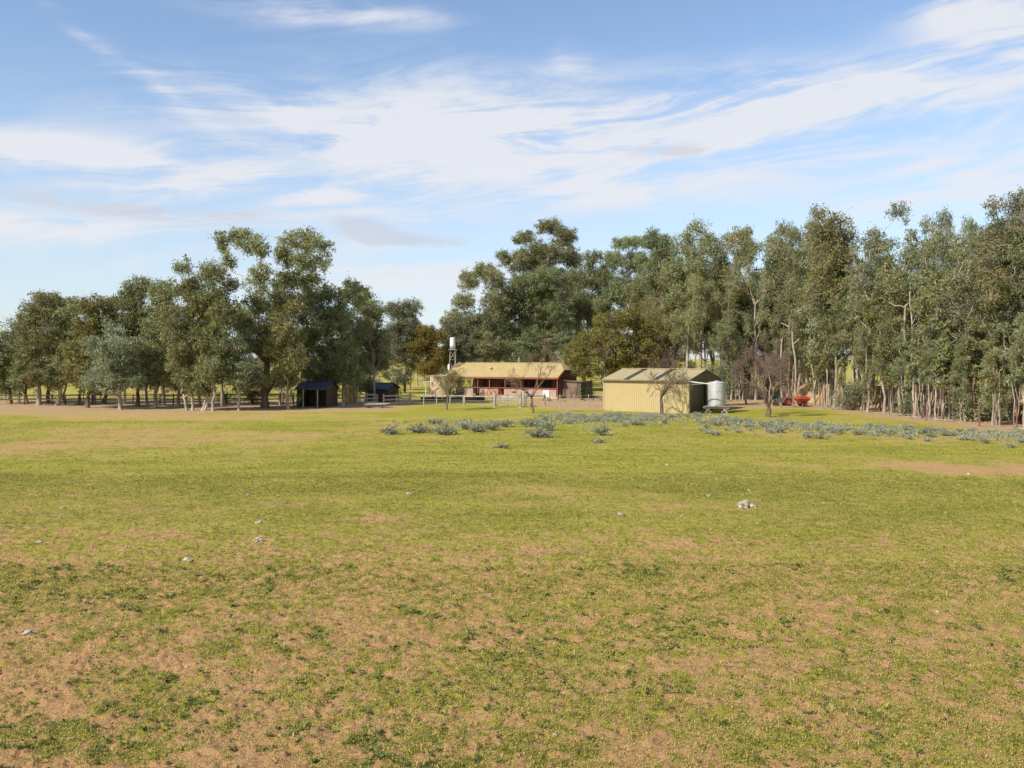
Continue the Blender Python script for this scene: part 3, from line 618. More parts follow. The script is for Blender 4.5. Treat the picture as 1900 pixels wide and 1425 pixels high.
for row in range(5):
    for k in range(24):
        s = k * 2.6 + rng.uniform(-.8, .8) + (row % 2) * 1.3
        off = row * 3.9 + rng.uniform(-.7, .7) + 1.2
        x = 27.6 + s * .148 + off * .989; y = 93 - s * .989 + off * .148
        if y < 36 or y > 100: continue
        px = 950 + F * x / y
        if px > 2150 or px < 1430 or (px < 1515 and y < 92): continue
        top = skyline(px) + rng.uniform(8, 75) + (60 if row == 0 else 0)
        H = gz(top, y); 
        if row == 0: pi = rng.choice([3, 6, 9, 3, 6, 9, 7] if px > 1740 else [0, 1, 2, 7, 9]); H = H * rng.uniform(.55, .95)
        elif px < 1750 and row < 5: pi = rng.choice([0, 1, 2, 4, 5, 7, 8, 10])
        else: pi = rng.randrange(11)
        H = max(6.5, min(H, 21)); ws = H / 16 * rng.uniform(.75, 1.05)
        put_tree(protos[pi], x, y, '%s gum, %s of the plantation, %s' % (TONE[pi], RW[row], zone(px)), group=PL + (' front edge' if row == 0 else ' interior'), rz=rng.uniform(0, 360), sc=(ws, ws, H / 16.2)); cnt += 1
# thin bare-stemmed saplings along the edge
sap = []
for k in range(4):
    rg_ = np.random.default_rng(800 + k); sap.append(tree_meshes(820 + k, slim_lobes(rg_, 7.5, 2.2, .5, 4), .06, 4.2, per=120, lsz=.26, leaf=['gum', 'olive_gum', 'grey_gum', 'gum'][k], bark=['brown_bark', 'pale_bark', 'grey_bark', 'red_bark'][k], stems=[2, 1, 2, 1][k], lean=rg_.uniform(-.3, .3), clump=.6))
for k in range(54):
    s = rng.uniform(3, 38); off = abs(rng.gauss(0, 2.6)) - .3
    x = 28.7 + s * .148 + off * .989; y = 90 - s * .989 + off * .148; px = 950 + F * x / y
    sc_ = rng.uniform(.65, 1.15)
    put_tree(sap[k % 4], x, y, '%s %s sapling, %s' % ('short' if sc_ < .8 else 'tall' if sc_ > 1 else 'mid height', ['twin-stemmed brown', 'pale-stemmed', 'twin-stemmed grey', 'reddish'][k % 4], zone(px)), name='sapling', group='saplings along the plantation edge', rz=rng.uniform(0, 360), sc=sc_)
pole = []
for k in range(3):
    rg_ = np.random.default_rng(900 + k); pole.append(tree_meshes(920 + k, slim_lobes(rg_, 14, 3.4, .50, 6), .12, 8.0, per=170, lsz=.23, leaf=['gum', 'grey_gum', 'olive_gum'][k], bark='white_bark', stems=[1, 2, 1][k], lean=rg_.uniform(-.5, .5), clump=.7))
for k, (px, D, H_) in enumerate([(1478, 90, 13), (1512, 86, 12), (1548, 83, 14.5), (1583, 80.5, 12), (1608, 78, 14.5), (1640, 76, 12.5), (1672, 73.5, 15), (1700, 71.5, 14), (1722, 70, 11.5), (1752, 68, 14.5), (1790, 65.5, 12), (1842, 62, 13)]):
    w_ = H_ / 14
    put_tree(pole[k % 3], gx(px, D), D, '%s gum, high crown, plantation edge %s' % (['white-stemmed', 'forked white-stemmed', 'pale-poled olive'][k % 3], zone(px)) + (', shorter' if H_ < 12.9 else ''), group='pale stemmed gums on the plantation edge', rz=k * 77, sc=(w_, w_, w_))
for k, (px, D, ty) in enumerate([(12, 93, 640), (36, 92, 600), (118, 91, 590), (150, 90, 560), (176, 91, 575), (232, 90, 560), (274, 88, 535), (306, 88, 530), (332, 87, 545), (372, 87, 500), (412, 86, 520), (446, 88, 560), (520, 88, 560), (560, 87, 545), (618, 89, 545), (660, 90, 550), (694, 92, 572)]):
    Hh = gz(ty, D); w_ = Hh / 14 * .95
    put_tree(pole[(k * 2) % 3] if k % 2 else protos[[1, 8, 2][k % 3]], gx(px, D), D, 'slender %s gum %s' % (['green', 'white-stemmed'][k % 2], ['at its far left end', 'under the dome-topped crown', 'left of the drooping olive gum', 'right behind the leaning pale-limbed gum', 'touching the drooping olive gum', 'right of the bushy grey-green gum', 'under the pointed dark gum', 'between the twin top and the spire', 'left of the slender spire', 'right of the slender spire', 'behind the ragged rusty crown', 'left of the giant gum', 'right of the giant gum', 'above the left end of the slate roofed shelter', 'right of the slate roofed shelter', 'above the yellow tarpaulin', 'above the blue roofed hut'][k]), group='slender gums within the left tree line', rz=k * 53, sc=(w_, w_, Hh / (14 if k % 2 else 16)))
for k, (px, D, ty) in enumerate([(1300, 108, 425), (1318, 112, 440), (1356, 107, 428), (1376, 110, 440), (1392, 104, 425), (1424, 106, 430), (1446, 110, 415), (1478, 106, 425), (1500, 102, 430), (1518, 106, 405), (1250, 112, 430), (1205, 118, 450)]):
    Hh = gz(ty, D); w_ = Hh / 16 * .85
    put_tree(protos[[0, 2, 4, 7, 8, 1][k % 6]], gx(px, D), D, '%s gum filling the skyline %s' % (TONE[[0, 2, 4, 7, 8, 1][k % 6]], ['above the right shed gable', 'behind the right shed gable', 'above the silver tank', 'right of the silver tank top', 'left of the ragged spire', 'just left of the ragged spire', 'behind the ragged spire', 'right of the ragged spire', 'above the red hopper machine', 'left of the first high dome', 'above the middle of the shed', 'above the left skylight'][k]), group='gum trees filling the skyline behind the shed', rz=k * 41, sc=(w_, w_, Hh / 16.2))
# rows behind the shed and the olive wattle
for k in range(56):
    x = rng.uniform(9, 40); y = rng.uniform(97, 128); px = 950 + F * x / y
    if px < 1120 or px > 1560 or (px < 1190 and y < 112): continue
    H = gz(skyline(px) + rng.uniform(12, 120), y); H = max(9, min(H, 24)); ws = H / 16 * rng.uniform(.7, .95)
    pi = rng.choice([0, 1, 2, 4, 5, 7, 3, 6, 9]); put_tree(protos[pi], x, y, '%s gum in the wood %s, %s' % (TONE[pi], zone(px, [(1180, 'behind the left corner of the cream shed'), (1250, 'behind the left half of the shed roof'), (1310, 'behind the right half of the shed roof'), (1380, 'behind the silver tank'), (9999, 'behind the red machinery')]), 'close behind' if y < 107 else 'deep inside' if y > 118 else 'halfway in'), group='gum trees in the wood behind the cream shed', rz=rng.uniform(0, 360), sc=(ws, ws, H / 16.2))
for k in range(34):
    x = rng.uniform(-13, 24); y = rng.uniform(130, 165); px = 950 + F * x / y
    top = np.interp(px, [820, 870, 930, 1000, 1060, 1120, 1200], [610, 560, 520, 480, 500, 500, 480]) + rng.uniform(20, 110)
    H = max(7, gz(top, y)); ws = H / 16 * rng.uniform(.8, 1.1)
    pi = rng.choice([3, 6, 9, 3, 6, 0, 4]); put_tree(protos[pi], x, y, '%s gum far behind %s, %s' % (TONE[pi], zone(px, [(870, 'the small water tower'), (940, 'the left part of the farmhouse roof'), (1010, 'the middle of the farmhouse roof'), (1070, 'the right end of the farmhouse roof'), (1150, 'the olive wattle'), (9999, 'the cream shed')]), 'nearer row' if y < 142 else 'middle row' if y < 154 else 'last row'), group='gum trees in the wood behind the farmhouse', rz=rng.uniform(0, 360), sc=(ws, ws, H / 16.2))
# second row and distant trees behind the left line
for k in range(32):
    x = -64 + k * 1.6 + rng.uniform(-.8, .8); y = rng.uniform(95, 112); px = 950 + F * x / y
    if px > 700: continue
    top = np.interp(px, [-60, 20, 80, 150, 260, 330, 400, 520, 640, 700], [640, 620, 590, 600, 560, 560, 560, 570, 580, 600]) + rng.uniform(5, 60)
    H = gz(top, y); ws = H / 16 * rng.uniform(.9, 1.25)
    pi = rng.choice([3, 6, 9, 3, 6, 0]); put_tree(protos[pi], x, y, '%s gum shaded in the second row behind %s' % (TONE[pi], zone(px, [(40, 'the far left gum'), (110, 'the dome-topped gum'), (200, 'the drooping olive gum'), (260, 'the bushy grey-green gum'), (320, 'the twin topped gum'), (380, 'the slender spire gum'), (450, 'the ragged rusty gum'), (530, 'the giant gum'), (620, 'the slate roofed shelter'), (9999, 'the blue roofed hut')])), group='gum trees of the second row behind the left tree line', rz=rng.uniform(0, 360), sc=(ws, ws, H / 16.2))
for px, y, ty, pi, lab in [(705, 128, 596, 3, 'low green gum behind the gap right of the tree line'), (728, 138, 612, 6, 'grey gum far behind the round headed gum'), (762, 133, 600, 9, 'pale gum behind the golden tree, left side'), (800, 140, 604, 3, 'green gum behind the golden tree, right side'), (826, 134, 590, 6, 'grey-leaved gum right behind the small water tower'), (848, 142, 588, 9, 'pale gum peeping right of the header tank'), (775, 150, 618, 0, 'small dark gum far behind the golden tree'),
                          (1492, 97, 455, 7, 'tall gum over the red hopper machine'), (1512, 94, 520, 3, 'low-branched gum beside the red hopper machine'), (1475, 103, 470, 6, 'silvery low-branched gum behind the teal tractor'), (1525, 100, 440, 0, 'full gum filling behind the first high dome'), (1440, 106, 500, 9, 'pale low-branched gum behind the russet bare tree'), (1400, 104, 520, 3, 'low-branched green gum right of the silver tank'), (1365, 101, 560, 6, 'grey low-branched gum just right of the silver tank')]:
    H = gz(ty, y); ws = H / 16 * 1.15
    put_tree(protos[pi], gx(px, y), y, lab, rz=rng.uniform(0, 360), sc=(ws, ws, H / 16.2))
for k in range(22):
    x = -60 + k * 2.05 + rng.uniform(-.7, .7); y = rng.uniform(93, 116); px = 950 + F * x / y
    if px > 690: continue
    w_ = rng.uniform(.26, .38)
    put_tree(protos[rng.choice([3, 6, 9])], x, y, 'low bushy regrowth gum %s behind %s' % ('close' if y < 104 else 'farther', zone(px, [(40, 'the far left gum'), (110, 'the dome-topped gum'), (200, 'the drooping olive gum'), (260, 'the bushy grey-green gum'), (320, 'the twin topped gum'), (380, 'the slender spire gum'), (450, 'the ragged rusty gum'), (530, 'the giant gum'), (620, 'the slate roofed shelter'), (9999, 'the blue roofed hut')])), group='low regrowth behind the left tree line', rz=rng.uniform(0, 360), sc=(w_ * 1.3, w_ * 1.3, w_))
for k in range(24):
    y = rng.uniform(180, 230); u = rng.uniform(-.66, .1); x = u * y
    H = rng.uniform(8, 12); ws = H / 16 * rng.uniform(1.5, 2.1); pi = rng.choice([3, 6, 9])
    put_tree(protos[pi], x, y, 'distant %s low tree across the far field, seen past %s' % (TONE[pi], zone(950 + F * x / y, [(110, 'the dome-topped gum'), (260, 'the bushy grey-green gum'), (380, 'the slender spire gum'), (530, 'the giant gum'), (700, 'the dark shelters'), (9999, 'the golden tree')])), group='distant trees across the far field', rz=rng.uniform(0, 360), sc=(ws, ws, H / 16.2))

# ------------------------------------------------------------------ bare trees
def bare_meshes(seed, H, Wd, trunk_h, r0, levels=5, mat_t='twig', mat_b='brown_bark', leafy=0, up=.35, kids=4, leafm='sparse', lls=.09):
    rng = np.random.default_rng(seed); TV = []; TF = []; BV = []; BF = []; nt = [0, 0]; tips = []
    def addt(P, R_, n, w):
        v, f = tube(P, R_, n); (BV if w else TV).append(v); (BF if w else TF).append(f + nt[w]); nt[w] += len(v)
    P = wiggle(rng, np.array([0, 0, -.1]), np.array([rng.uniform(-.15, .15), 0, trunk_h]), 5, .04)
    addt(P, np.linspace(r0 * 1.2, r0 * .8, 5), 8, 1)
    segs = [(P[-1], np.array([0, 0, 1.]), r0 * .75, (H - trunk_h) * .50)]
    for lv in range(levels):
        nx = []
        for (p, d, r, ln) in segs:
            k = (kids + 1) if lv == 0 else kids
            for q in range(k):
                side = rng.normal(0, 1, 3); side -= d * side.dot(d); side /= np.linalg.norm(side) + 1e-9
                a = rng.uniform(.35, .95) if lv else rng.uniform(.45, 1.1)
                nd = d * math.cos(a) + side * math.sin(a) * (Wd / H * 1.1); nd[2] += up * .3; nd /= np.linalg.norm(nd)
                L = ln * rng.uniform(.6, 1.1); e = p + nd * L
                Q = wiggle(rng, p if lv == 0 or q == 0 else p - d * ln * rng.uniform(0, .5), e, 4, .06)
                addt(Q, np.linspace(r * .75, r * .5, 4), 6 if lv < 2 else 3, 1 if lv < 2 else 0)
                nx.append((e, nd, max(.0115, r * .54), L * rng.uniform(.62, .85)))
        segs = nx
    allv = np.concatenate(TV); kz = (H - trunk_h) / (np.percentile(allv[:, 2], 99) - trunk_h); kx = Wd * .5 / np.percentile(np.hypot(allv[:, 0], allv[:, 1]), 97)
    def fit(v): v = v.copy(); up_ = v[:, 2] > trunk_h * .98; v[up_, 2] = trunk_h + (v[up_, 2] - trunk_h) * kz; q = np.clip((v[:, 2] - trunk_h * .9) / .3, 0, 1); f = 1 + (kx - 1) * q; v[:, 0] *= f; v[:, 1] *= f; return v
    BV = [fit(v) for v in BV]; TV = [fit(v) for v in TV]
    tips = fit(np.array([s[0] for s in segs]))
    bm_ = npmesh('trunk', np.concatenate(BV), np.concatenate(BF), M[mat_b], smooth=True)
    tm = npmesh('twigs', np.concatenate(TV), np.concatenate(TF), M[mat_t])
    lm = None
    if leafy:
        sel = tips[rng.random(len(tips)) < leafy]
        V, tn = leaves(rng, sel, np.full((len(sel), 3), .26), 700, lls)
        lm = npmesh('crown', V, np.arange(len(V)).reshape(-1, 4), M[leafm], tn)
    return bm_, tm, lm
def bare_tree(m, x, y, label, group=None, rz=0, sc=1, name='bare_tree'):
    o = thing(name, label, 'tree', (x, y, 0), rz, group); o.scale = (sc, sc, sc)
    link('trunk', m[0], o); link('twigs', m[1], o)
    if m[2]: link('crown', m[2], o)
    return o
x, y = gnd(1229, 769); bare_tree(bare_meshes(3, 4.5, 5.0, 1.25, .15, 6, 'twig', 'brown_bark', .06, .12, 3), x, y, 'small nearly leafless tree in front of the cream shed wall')
x, y = gnd(1427, 773); bare_tree(bare_meshes(8, 5.6, 5.6, .75, .2, 6, 'red_twig', 'brown_bark', 0, .25, 4), x, y, 'leafless reddish-brown tree with short trunk right of the water tank')
x, y = gnd(988, 766); bare_tree(bare_meshes(12, 5.3, 4.9, 1.3, .10, 6, 'twig', 'brown_bark', 0, .45, 3), x, y, 'slim leafless tree standing in front of the farmhouse')
x, y = gnd(829, 760); bare_tree(bare_meshes(21, 3.4, 3.4, 1.1, .08, 4, 'twig', 'brown_bark', .8, .25, 3, 'sparse', .12), x, y, 'small sparse-leaved tree by the left end of the farmhouse', name='young_tree')
bg_b = bare_meshes(31, 7.0, 5.5, 1.0, .13, 7, 'red_twig', 'red_twig', 0, .4, 3)
for (px, D, sc, lab) in [(1450, 83.5, .36, 'low leafless bush in front of the small old tractor'), (1475, 84, .28, 'tiny leafless bush in front of the red hopper machine'), (1235, 96, .86, 'leafless russet tree rising behind the cream shed roof'), (1195, 99, .8, 'smaller leafless tree behind the left skylight of the shed roof'), (1010, 121, 1.0, 'leafless tree behind the right half of the farmhouse roof'),
                         (1385, 90, .8, 'leafless thicket tree left of the red machinery'), (1462, 94, .92, 'leafless thicket tree behind the red machinery')]:
    bare_tree(bg_b, gx(px, D), D, lab, 'leafless trees in the background', rng.uniform(0, 360), sc)

# ------------------------------------------------------------------ shrubs
def shrub(seed, px, D, wpx, top, label, leaf='shrub', per=260, lsz=.14, bottom=0, name='shrub'):
    w = wpx / F * D / 2; h = gz(top, D) - bottom
    rg = np.random.default_rng(seed); n = max(5, int(w * h * 5))
    C = np.stack([rg.uniform(-w * .7, w * .7, n), rg.uniform(-w * .5, w * .5, n), rg.uniform(.15 * h, h * .8, n)], 1); r = np.full((n, 3), min(w, h) * .42)
    V, tn = leaves(rg, C, r, per, lsz)
    o = thing(name, label, 'shrub', (gx(px, D), D, 0))
    link('foliage', npmesh('foliage', V, np.arange(len(V)).reshape(-1, 4), M[leaf], tn), o)
    mb = MB()
    for k in range(n): mb.tube([(C[k][0] * .15, C[k][1] * .15, -.05), (C[k][0] * .6, C[k][1] * .6, C[k][2] * .6), tuple(C[k])], [.03, .02, .01], 4)
    mb.build('stem', M['brown_bark'], o)
    return o
shrub(1, 888, 97, 26, 712, 'round almost black clipped bush in front of the verandah', 'dark_shrub', 900, .10)
shrub(2, 1030, 96, 75, 738, 'low bright green hedge below the right end of the verandah', per=500)
shrub(3, 1090, 98, 46, 737, 'low green bush between the hedge and the cream shed', per=500)
shrub(4, 848, 100, 42, 722, 'mid green shrub under the left end of the verandah', per=400)
shrub(5, 1330, 88, 70, 660, 'pale grey-green sapling bush behind the silver water tank', 'grey_gum', 170, .2)
shrub(6, 1085, 104, 42, 712, 'rounded olive shrub at the foot of the wattle', 'shrub', 400)
shrub(7, 470, 92, 60, 712, 'dark green bush beside the giant gum trunk', per=300)
shrub(8, 420, 93, 50, 716, 'leafy understorey bush left of the giant gum trunk', per=300, leaf='gum')
shrub(12, 548, 83, 36, 712, 'leafy regrowth bush hiding the left end of the slate roofed shelter', per=260, leaf='gum')
shrub(13, 728, 98, 40, 722, 'low bush right of the blue roofed hut', per=300)
shrub(9, 1575, 80, 70, 700, 'pale leafy regrowth bush in front of the earth bank', 'grey_gum', 170, .2)
shrub(10, 1820, 66, 120, 700, 'drooping grey-green regrowth bush near the right edge', 'grey_gum', 150, .22, .6)
shrub(11, 1690, 72, 60, 712, 'small regrowth bush under the sky gap trees', 'grey_gum', 150, .2)

# ------------------------------------------------------------------ thistles
def thistle_mesh(seed, H=.9, n=26, wd=.55):
    rg = np.random.default_rng(seed); Vs = []; tn = []; mb = MB()
    for k in range(n):
        a = rg.uniform(0, 6.28); el = rg.uniform(.35, 1.45); L = H * rg.uniform(.55, 1.05) * (.7 + .3 * math.sin(el))
        d = np.array([math.cos(a) * math.cos(el) * wd / H * 1.6, math.sin(a) * math.cos(el) * wd / H * 1.6, math.sin(el)]) * L
        b = np.array([math.cos(a), math.sin(a), 0]) * .05
        mid = b + d * .55 + np.array([0, 0, .04]); tip = b + d
        mb.tube([b, mid, tip], [.016, .012, .005], 3, False)
        for q in range(9):
            tt = rg.uniform(.15, 1); c = b + d * tt; ax = rg.normal(0, 1, 3) * .6 + d / np.linalg.norm(d) * .8; ax /= np.linalg.norm(ax)
            w = np.cross(ax, rg.normal(0, 1, 3)); w /= np.linalg.norm(w); l = rg.uniform(.09, .2); ww = l * .2
            Vs += [c, c + ax * l * .45 + w * ww, c + ax * l, c + ax * l * .45 - w * ww]; tn.append(rg.uniform(.1, 1))
    return mb, np.array(Vs), np.array(tn)
tproto = []
for k in range(5):
    mb, V, tn = thistle_mesh(40 + k, [.72, .6, .4, .55, .32][k], [60, 50, 36, 40, 24][k], [.85, .7, .5, .5, .4][k])
    sv = np.array(mb.v); sf = np.array([f for f in mb.f if len(f) == 4])
    allV = np.concatenate([V, sv]); allF = np.concatenate([np.arange(len(V)).reshape(-1, 4), sf + len(V)])
    tproto.append(npmesh('thistle', allV, allF, M['thistle'], np.concatenate([tn, np.full(len(sf), .3)])))
def thistle(px, py, k, label, sc=1.0, group='grey-green thistles in front of the farm buildings'):
    x, y = gnd(px, py); o = link('thistle', tproto[k]); o.location = (x, y, 0); o.scale = (sc,) * 3; o.rotation_euler = (0, 0, px * 1.7 % 6.28)
    return tag(o, label, 'thistle', group)
TL = [(728, 806, 1, 1.0, 'leftmost grey-green thistle in the paddock, thin and ragged'), (775, 802, 0, 1.0, 'large grey-green thistle, second clump from the left'), (823, 805, 0, 1.05, 'largest grey-blue thistle below the sparse-leaved young tree'),
      (808, 787, 2, 1.1, 'small thistle behind the largest grey-blue one'), (868, 796, 1, 1.1, 'thistle clump just right of the largest one'), (888, 800, 0, .9, 'bushy thistle left of the gate'), (912, 797, 1, 1.0, 'thistle straight below the left gate post'),
      (937, 790, 2, 1.1, 'low thistle below the timber gate'), (985, 790, 0, 1.0, 'thistle clump under the slim leafless tree'), (1000, 810, 0, 1.05, 'nearest big thistle below the slim leafless tree'), (1020, 796, 1, 1.0, 'thistle right of the slim leafless tree'),
      (1115, 806, 1, 1.0, 'nearest thistle below the left corner of the cream shed'), (932, 832, 4, .9, 'lone tiny weed out in the green field below the gate'), (1110, 822, 4, .9, 'lone seedling thistle on open grass below the shed')]
for px, py, k, sc, lab in TL: thistle(px, py, k, lab, sc)
rg = random.Random(9)
for k in range(158):
    px = rg.gauss(1130, 95); py = 769 + abs(rg.gauss(0, 8)) + (abs(px - 1120) / 60)
    if px < 1000 or px > 1330: continue
    thistle(px, py, rg.choice([0, 1, 2, 2, 4]), '%s thistle crowded %s, %s side' % (['broad', 'bushy', 'small', 'ragged', 'pale'][k % 5], zone(px, [(1060, 'right of the slim bare tree'), (1110, 'before the left shed corner'), (1160, 'below the left of the shed wall'), (1220, 'left of the small bare tree'), (9999, 'below the shed doorway')]), 'shed' if py < 775 else 'middle' if py < 786 else 'near'), rg.uniform(.28, .6), 'thistles crowded in front of the cream shed')
for k in range(132):
    px = rg.uniform(1300, 1900); py = 778 + max(0, (px - 1350)) * .050 + abs(rg.gauss(0, 11))
    thistle(px, py, rg.choice([1, 2, 2, 4, 4]), '%s thistle in the band %s, %s edge' % (['bushy', 'ragged', 'small', 'thin', 'tiny'][k % 5], zone(px, [(1400, 'right of the tank'), (1480, 'below the russet bare tree'), (1560, 'below the red machinery'), (1660, 'below the earth bank'), (1760, 'below the flat trailer'), (9999, 'near the right edge')]), 'near' if py > 790 + (px - 1350) * .05 else 'far'), rg.uniform(.35, .75), 'thistles scattered in the band below the plantation')

def seedlings():
    rg_ = np.random.default_rng(5); n = 1300
    px = np.concatenate([rg_.normal(1120, 95, n), rg_.uniform(700, 1010, 150), rg_.uniform(1290, 1900, 1300)])
    m = len(px); py = 768 + np.abs(rg_.normal(0, 9, m)) + np.where(px > 1350, (px - 1350) * .05 + 9, np.where(px < 1000, 12, 0))
    y = F * CAMZ / (py - HY); x = (px - 950) / F * y; keep = fbm(x, y, 2.2, 71, 3) > .47; x = x[keep]; y = y[keep]; m = len(x)
    nb = 12; T = np.repeat(np.arange(m), nb); k = len(T); h = rg_.uniform(.08, .26, m)[T] * rg_.uniform(.5, 1.1, k); th = rg_.uniform(0, 6.28, k); tl = rg_.uniform(.1, 1.1, k)
    base = np.stack([x[T], y[T], np.zeros(k)], 1) + rg_.normal(0, .07, (k, 3)) * [1, 1, 0]
    d = np.stack([np.cos(th) * np.sin(tl), np.sin(th) * np.sin(tl), np.cos(tl)], 1) * h[:, None]; sd_ = np.stack([-np.sin(th), np.cos(th), np.zeros(k)], 1) * .022
    V = np.stack([base, base + d * .6 - sd_, base + d, base + d * .6 + sd_], 1).reshape(-1, 3)
    o = link('low_thistles', npmesh('low_thistles', V, np.arange(len(V)).reshape(-1, 4), M['thistle'], rg_.uniform(0, 1, k)))
    tag(o, 'fine grey-green haze of thistle seedlings between the larger thistles', 'thistle seedlings', kind='stuff')
seedlings()
# ------------------------------------------------------------------ stones
def stone(seed, px, py, wpx, label, group='pale stones scattered on the paddock', hr=.4):
    x, y = gnd(px, py); w = wpx / F * y / 2; rg = np.random.default_rng(seed)
    import bmesh as B
    bm = B.new(); B.ops.create_icosphere(bm, subdivisions=3, radius=1)
    for v in bm.verts:
        p = np.array(v.co); n = 1 + .28 * math.sin(p[0] * 3 + seed) * math.cos(p[1] * 4 + seed * 2) + .18 * math.sin(p[2] * 7 + p[0] * 5 + seed) + rg.normal(0, .035)
        v.co = Vector((p[0] * w * n, p[1] * w * .8 * n, max(-.3, p[2]) * w * hr * 2 * n))
    me = bpy.data.meshes.new('stone'); bm.to_mesh(me); bm.free(); me.materials.append(M['rock'])
    o = link('stone', me); o.location = (x, y, float(height(np.array([x]), np.array([y]))[0]) + w * .12); o.rotation_euler = (0, 0, seed)
    return tag(o, label, 'rock', group)
stone(1, 1380, 940, 25, 'largest pale rock out on the green right of the paddock', hr=.38)
stone(2, 1397, 940, 16, 'small rock leaning on the right side of the largest pale rock', hr=.36)
stone(3, 480, 1004, 17, 'white stone left of centre, nearer of two stones in a column', hr=.3)
stone(4, 480, 969, 14, 'white stone left of centre, farther of two stones in a column', hr=.26)
stone(5, 347, 1042, 20, 'grey-white stone on the edge of the worn ground at left', hr=.26)
stone(6, 72, 1005, 12, 'flat white stone near the left edge', hr=.2)
stone(7, 116, 942, 9, 'small white stone in the left field behind the flat one', hr=.3)
stone(8, 1152, 954, 12, 'small pale rock left of the largest pale rock', hr=.35)
stone(9, 1030, 1368, 9, 'tiny bright white stone at the bottom centre', hr=.6)
stone(10, 52, 1177, 18, 'flat grey stone on worn ground at the left edge', hr=.25)
for k, (px, py, w) in enumerate([(1316, 920, 8), (1390, 909, 8), (759, 918, 11), (710, 922, 6), (1238, 864, 7), (1187, 868, 7), (564, 954, 6), (460, 918, 7), (722, 992, 6), (1529, 930, 6), (1797, 880, 8), (1777, 898, 5), (895, 903, 5), (1027, 940, 6), (1755, 948, 5), (1265, 957, 6), (127, 946, 5), (1405, 970, 5), (345, 1242, 10), (995, 984, 6), (1330, 889, 6), (620, 923, 6), (1740, 1135, 9)]):
    stone(20 + k, px, py, w, 'tiny white stone lying in the grass', 'tiny white stones lying in the grass', hr=.3)

# ------------------------------------------------------------------ cream shed
def ribbed(x0, x1, z0, z1f, y, pitch=.2, dep=.021, skip=None):
    """vertical ribbed cladding in the plane y; z1f(x) gives the top"""
    mb = MB(); n = int((x1 - x0) / pitch); xs = []
    for k in range(n):
        a = x0 + (x1 - x0) * k / n; p = (x1 - x0) / n
        xs += [(a, 0), (a + p * .62, 0), (a + p * .72, -dep), (a + p * .9, -dep)]
    xs.append((x1, 0))
    for (a, d), (b, e) in zip(xs[:-1], xs[1:]):
        mb.add([(a, y + d, z0), (b, y + e, z0), (b, y + e, z1f(b)), (a, y + d, z1f(a))], [(0, 1, 2, 3)])
    return mb
def roof_sheet(x0, x1, y0, z0, y1, z1, pitch=.2, dep=.025, th=.03, x0b=None, x1b=None):
    """a ribbed slope from eave (y0,z0) to ridge (y1,z1)"""
    mb = MB(); n = max(1, int((x1 - x0) / pitch)); xs = []
    for k in range(n):
        a = k / n; xs += [(a, 0), (a + .6 / n, 0), (a + .72 / n, dep), (a + .9 / n, dep)]
    xs.append((1, 0)); x0b = x0 if x0b is None else x0b; x1b = x1 if x1b is None else x1b
    for (a, d), (b, e) in zip(xs[:-1], xs[1:]):
        A = x0 + (x1 - x0) * a; Bx = x0 + (x1 - x0) * b; A2 = x0b + (x1b - x0b) * a; B2 = x0b + (x1b - x0b) * b
        mb.add([(A, y0, z0 + d), (Bx, y0, z0 + e), (B2, y1, z1 + e), (A2, y1, z1 + d), (A, y0, z0 - th), (Bx, y0, z0 - th), (B2, y1, z1 - th), (A2, y1, z1 - th)], [(0, 1, 2, 3), (7, 6, 5, 4), (0, 4, 5, 1)])
    a, b = 0, 1
    mb.add([(x0, y0, z0), (x0b, y1, z1), (x0b, y1, z1 - th), (x0, y0, z0 - th)], [(0, 1, 2, 3)])
    mb.add([(x1, y0, z0), (x1b, y1, z1), (x1b, y1, z1 - th), (x1, y0, z0 - th)], [(3, 2, 1, 0)])
    return mb
SX, SY = 8.27, 80.0; SL, SD_, SE, SR = 8.07, 8.2, 2.78, 3.62
shed = thing('farm_shed', 'long cream corrugated steel shed with a low gable roof and dark open end', 'shed', (SX, SY, 0), -32)
wall = ribbed(0, SL, -.1, lambda x: SE, 0).build('front_wall', M['shed'], shed)
gz_w = lambda y: SE + (SR - SE) * (1 - abs(y - SD_ / 2) / (SD_ / 2))
# right gable with a wide doorway
mb = MB()
def gpoly(ys, zs_top, z0): pass
d0, d1, dh = .55, 5.2, 2.35
for (a, b, zb) in ((.0, d0, -.1), (d0, SD_ / 2, dh), (SD_ / 2, d1, dh), (d1, SD_, -.1)):
    mb.add([(SL, a, zb), (SL, b, zb), (SL, b, gz_w(b)), (SL, a, gz_w(a))], [(0, 1, 2, 3)])
mb.build('gable_wall', M['shade_olive'], shed)
mb = MB().add([(0, 0, -.1), (0, SD_, -.1), (0, SD_, SE), (0, SD_ / 2, SR), (0, 0, SE)], [(0, 4, 3, 2, 1)]); mb.add([(0, SD_, -.1), (SL, SD_, -.1), (SL, SD_, SE), (0, SD_, SE)], [(3, 2, 1, 0)]); mb.build('rear_wall', M['shed'], shed)
rf = MB(); cuts = [(-.08, 2.0), (2.58, 4.75), (5.33, SL + .1)]
e0 = -.16; ze = SE - .16 * (SR - SE) / (SD_ / 2) + .05
for a, b in cuts: m_ = roof_sheet(a, b, e0, ze, SD_ / 2, SR + .05); rf.add(m_.v, m_.f)
m_ = roof_sheet(-.08, SL + .1, SD_ + .16, ze, SD_ / 2, SR + .05); rf.add(m_.v, m_.f)
roof_o = rf.build('roof', M['shed_roof'], shed)
for a, b in ((2.0, 2.58), (4.75, 5.33)): roof_sheet(a, b, e0, ze - .012, SD_ / 2, SR + .03).build('skylight', M['skylight'], roof_o)
MB().bar((-.1, SD_ / 2, SR + .10), (SL + .12, SD_ / 2, SR + .10), .28, .035).build('ridge_cap', M['shed_roof'], roof_o)
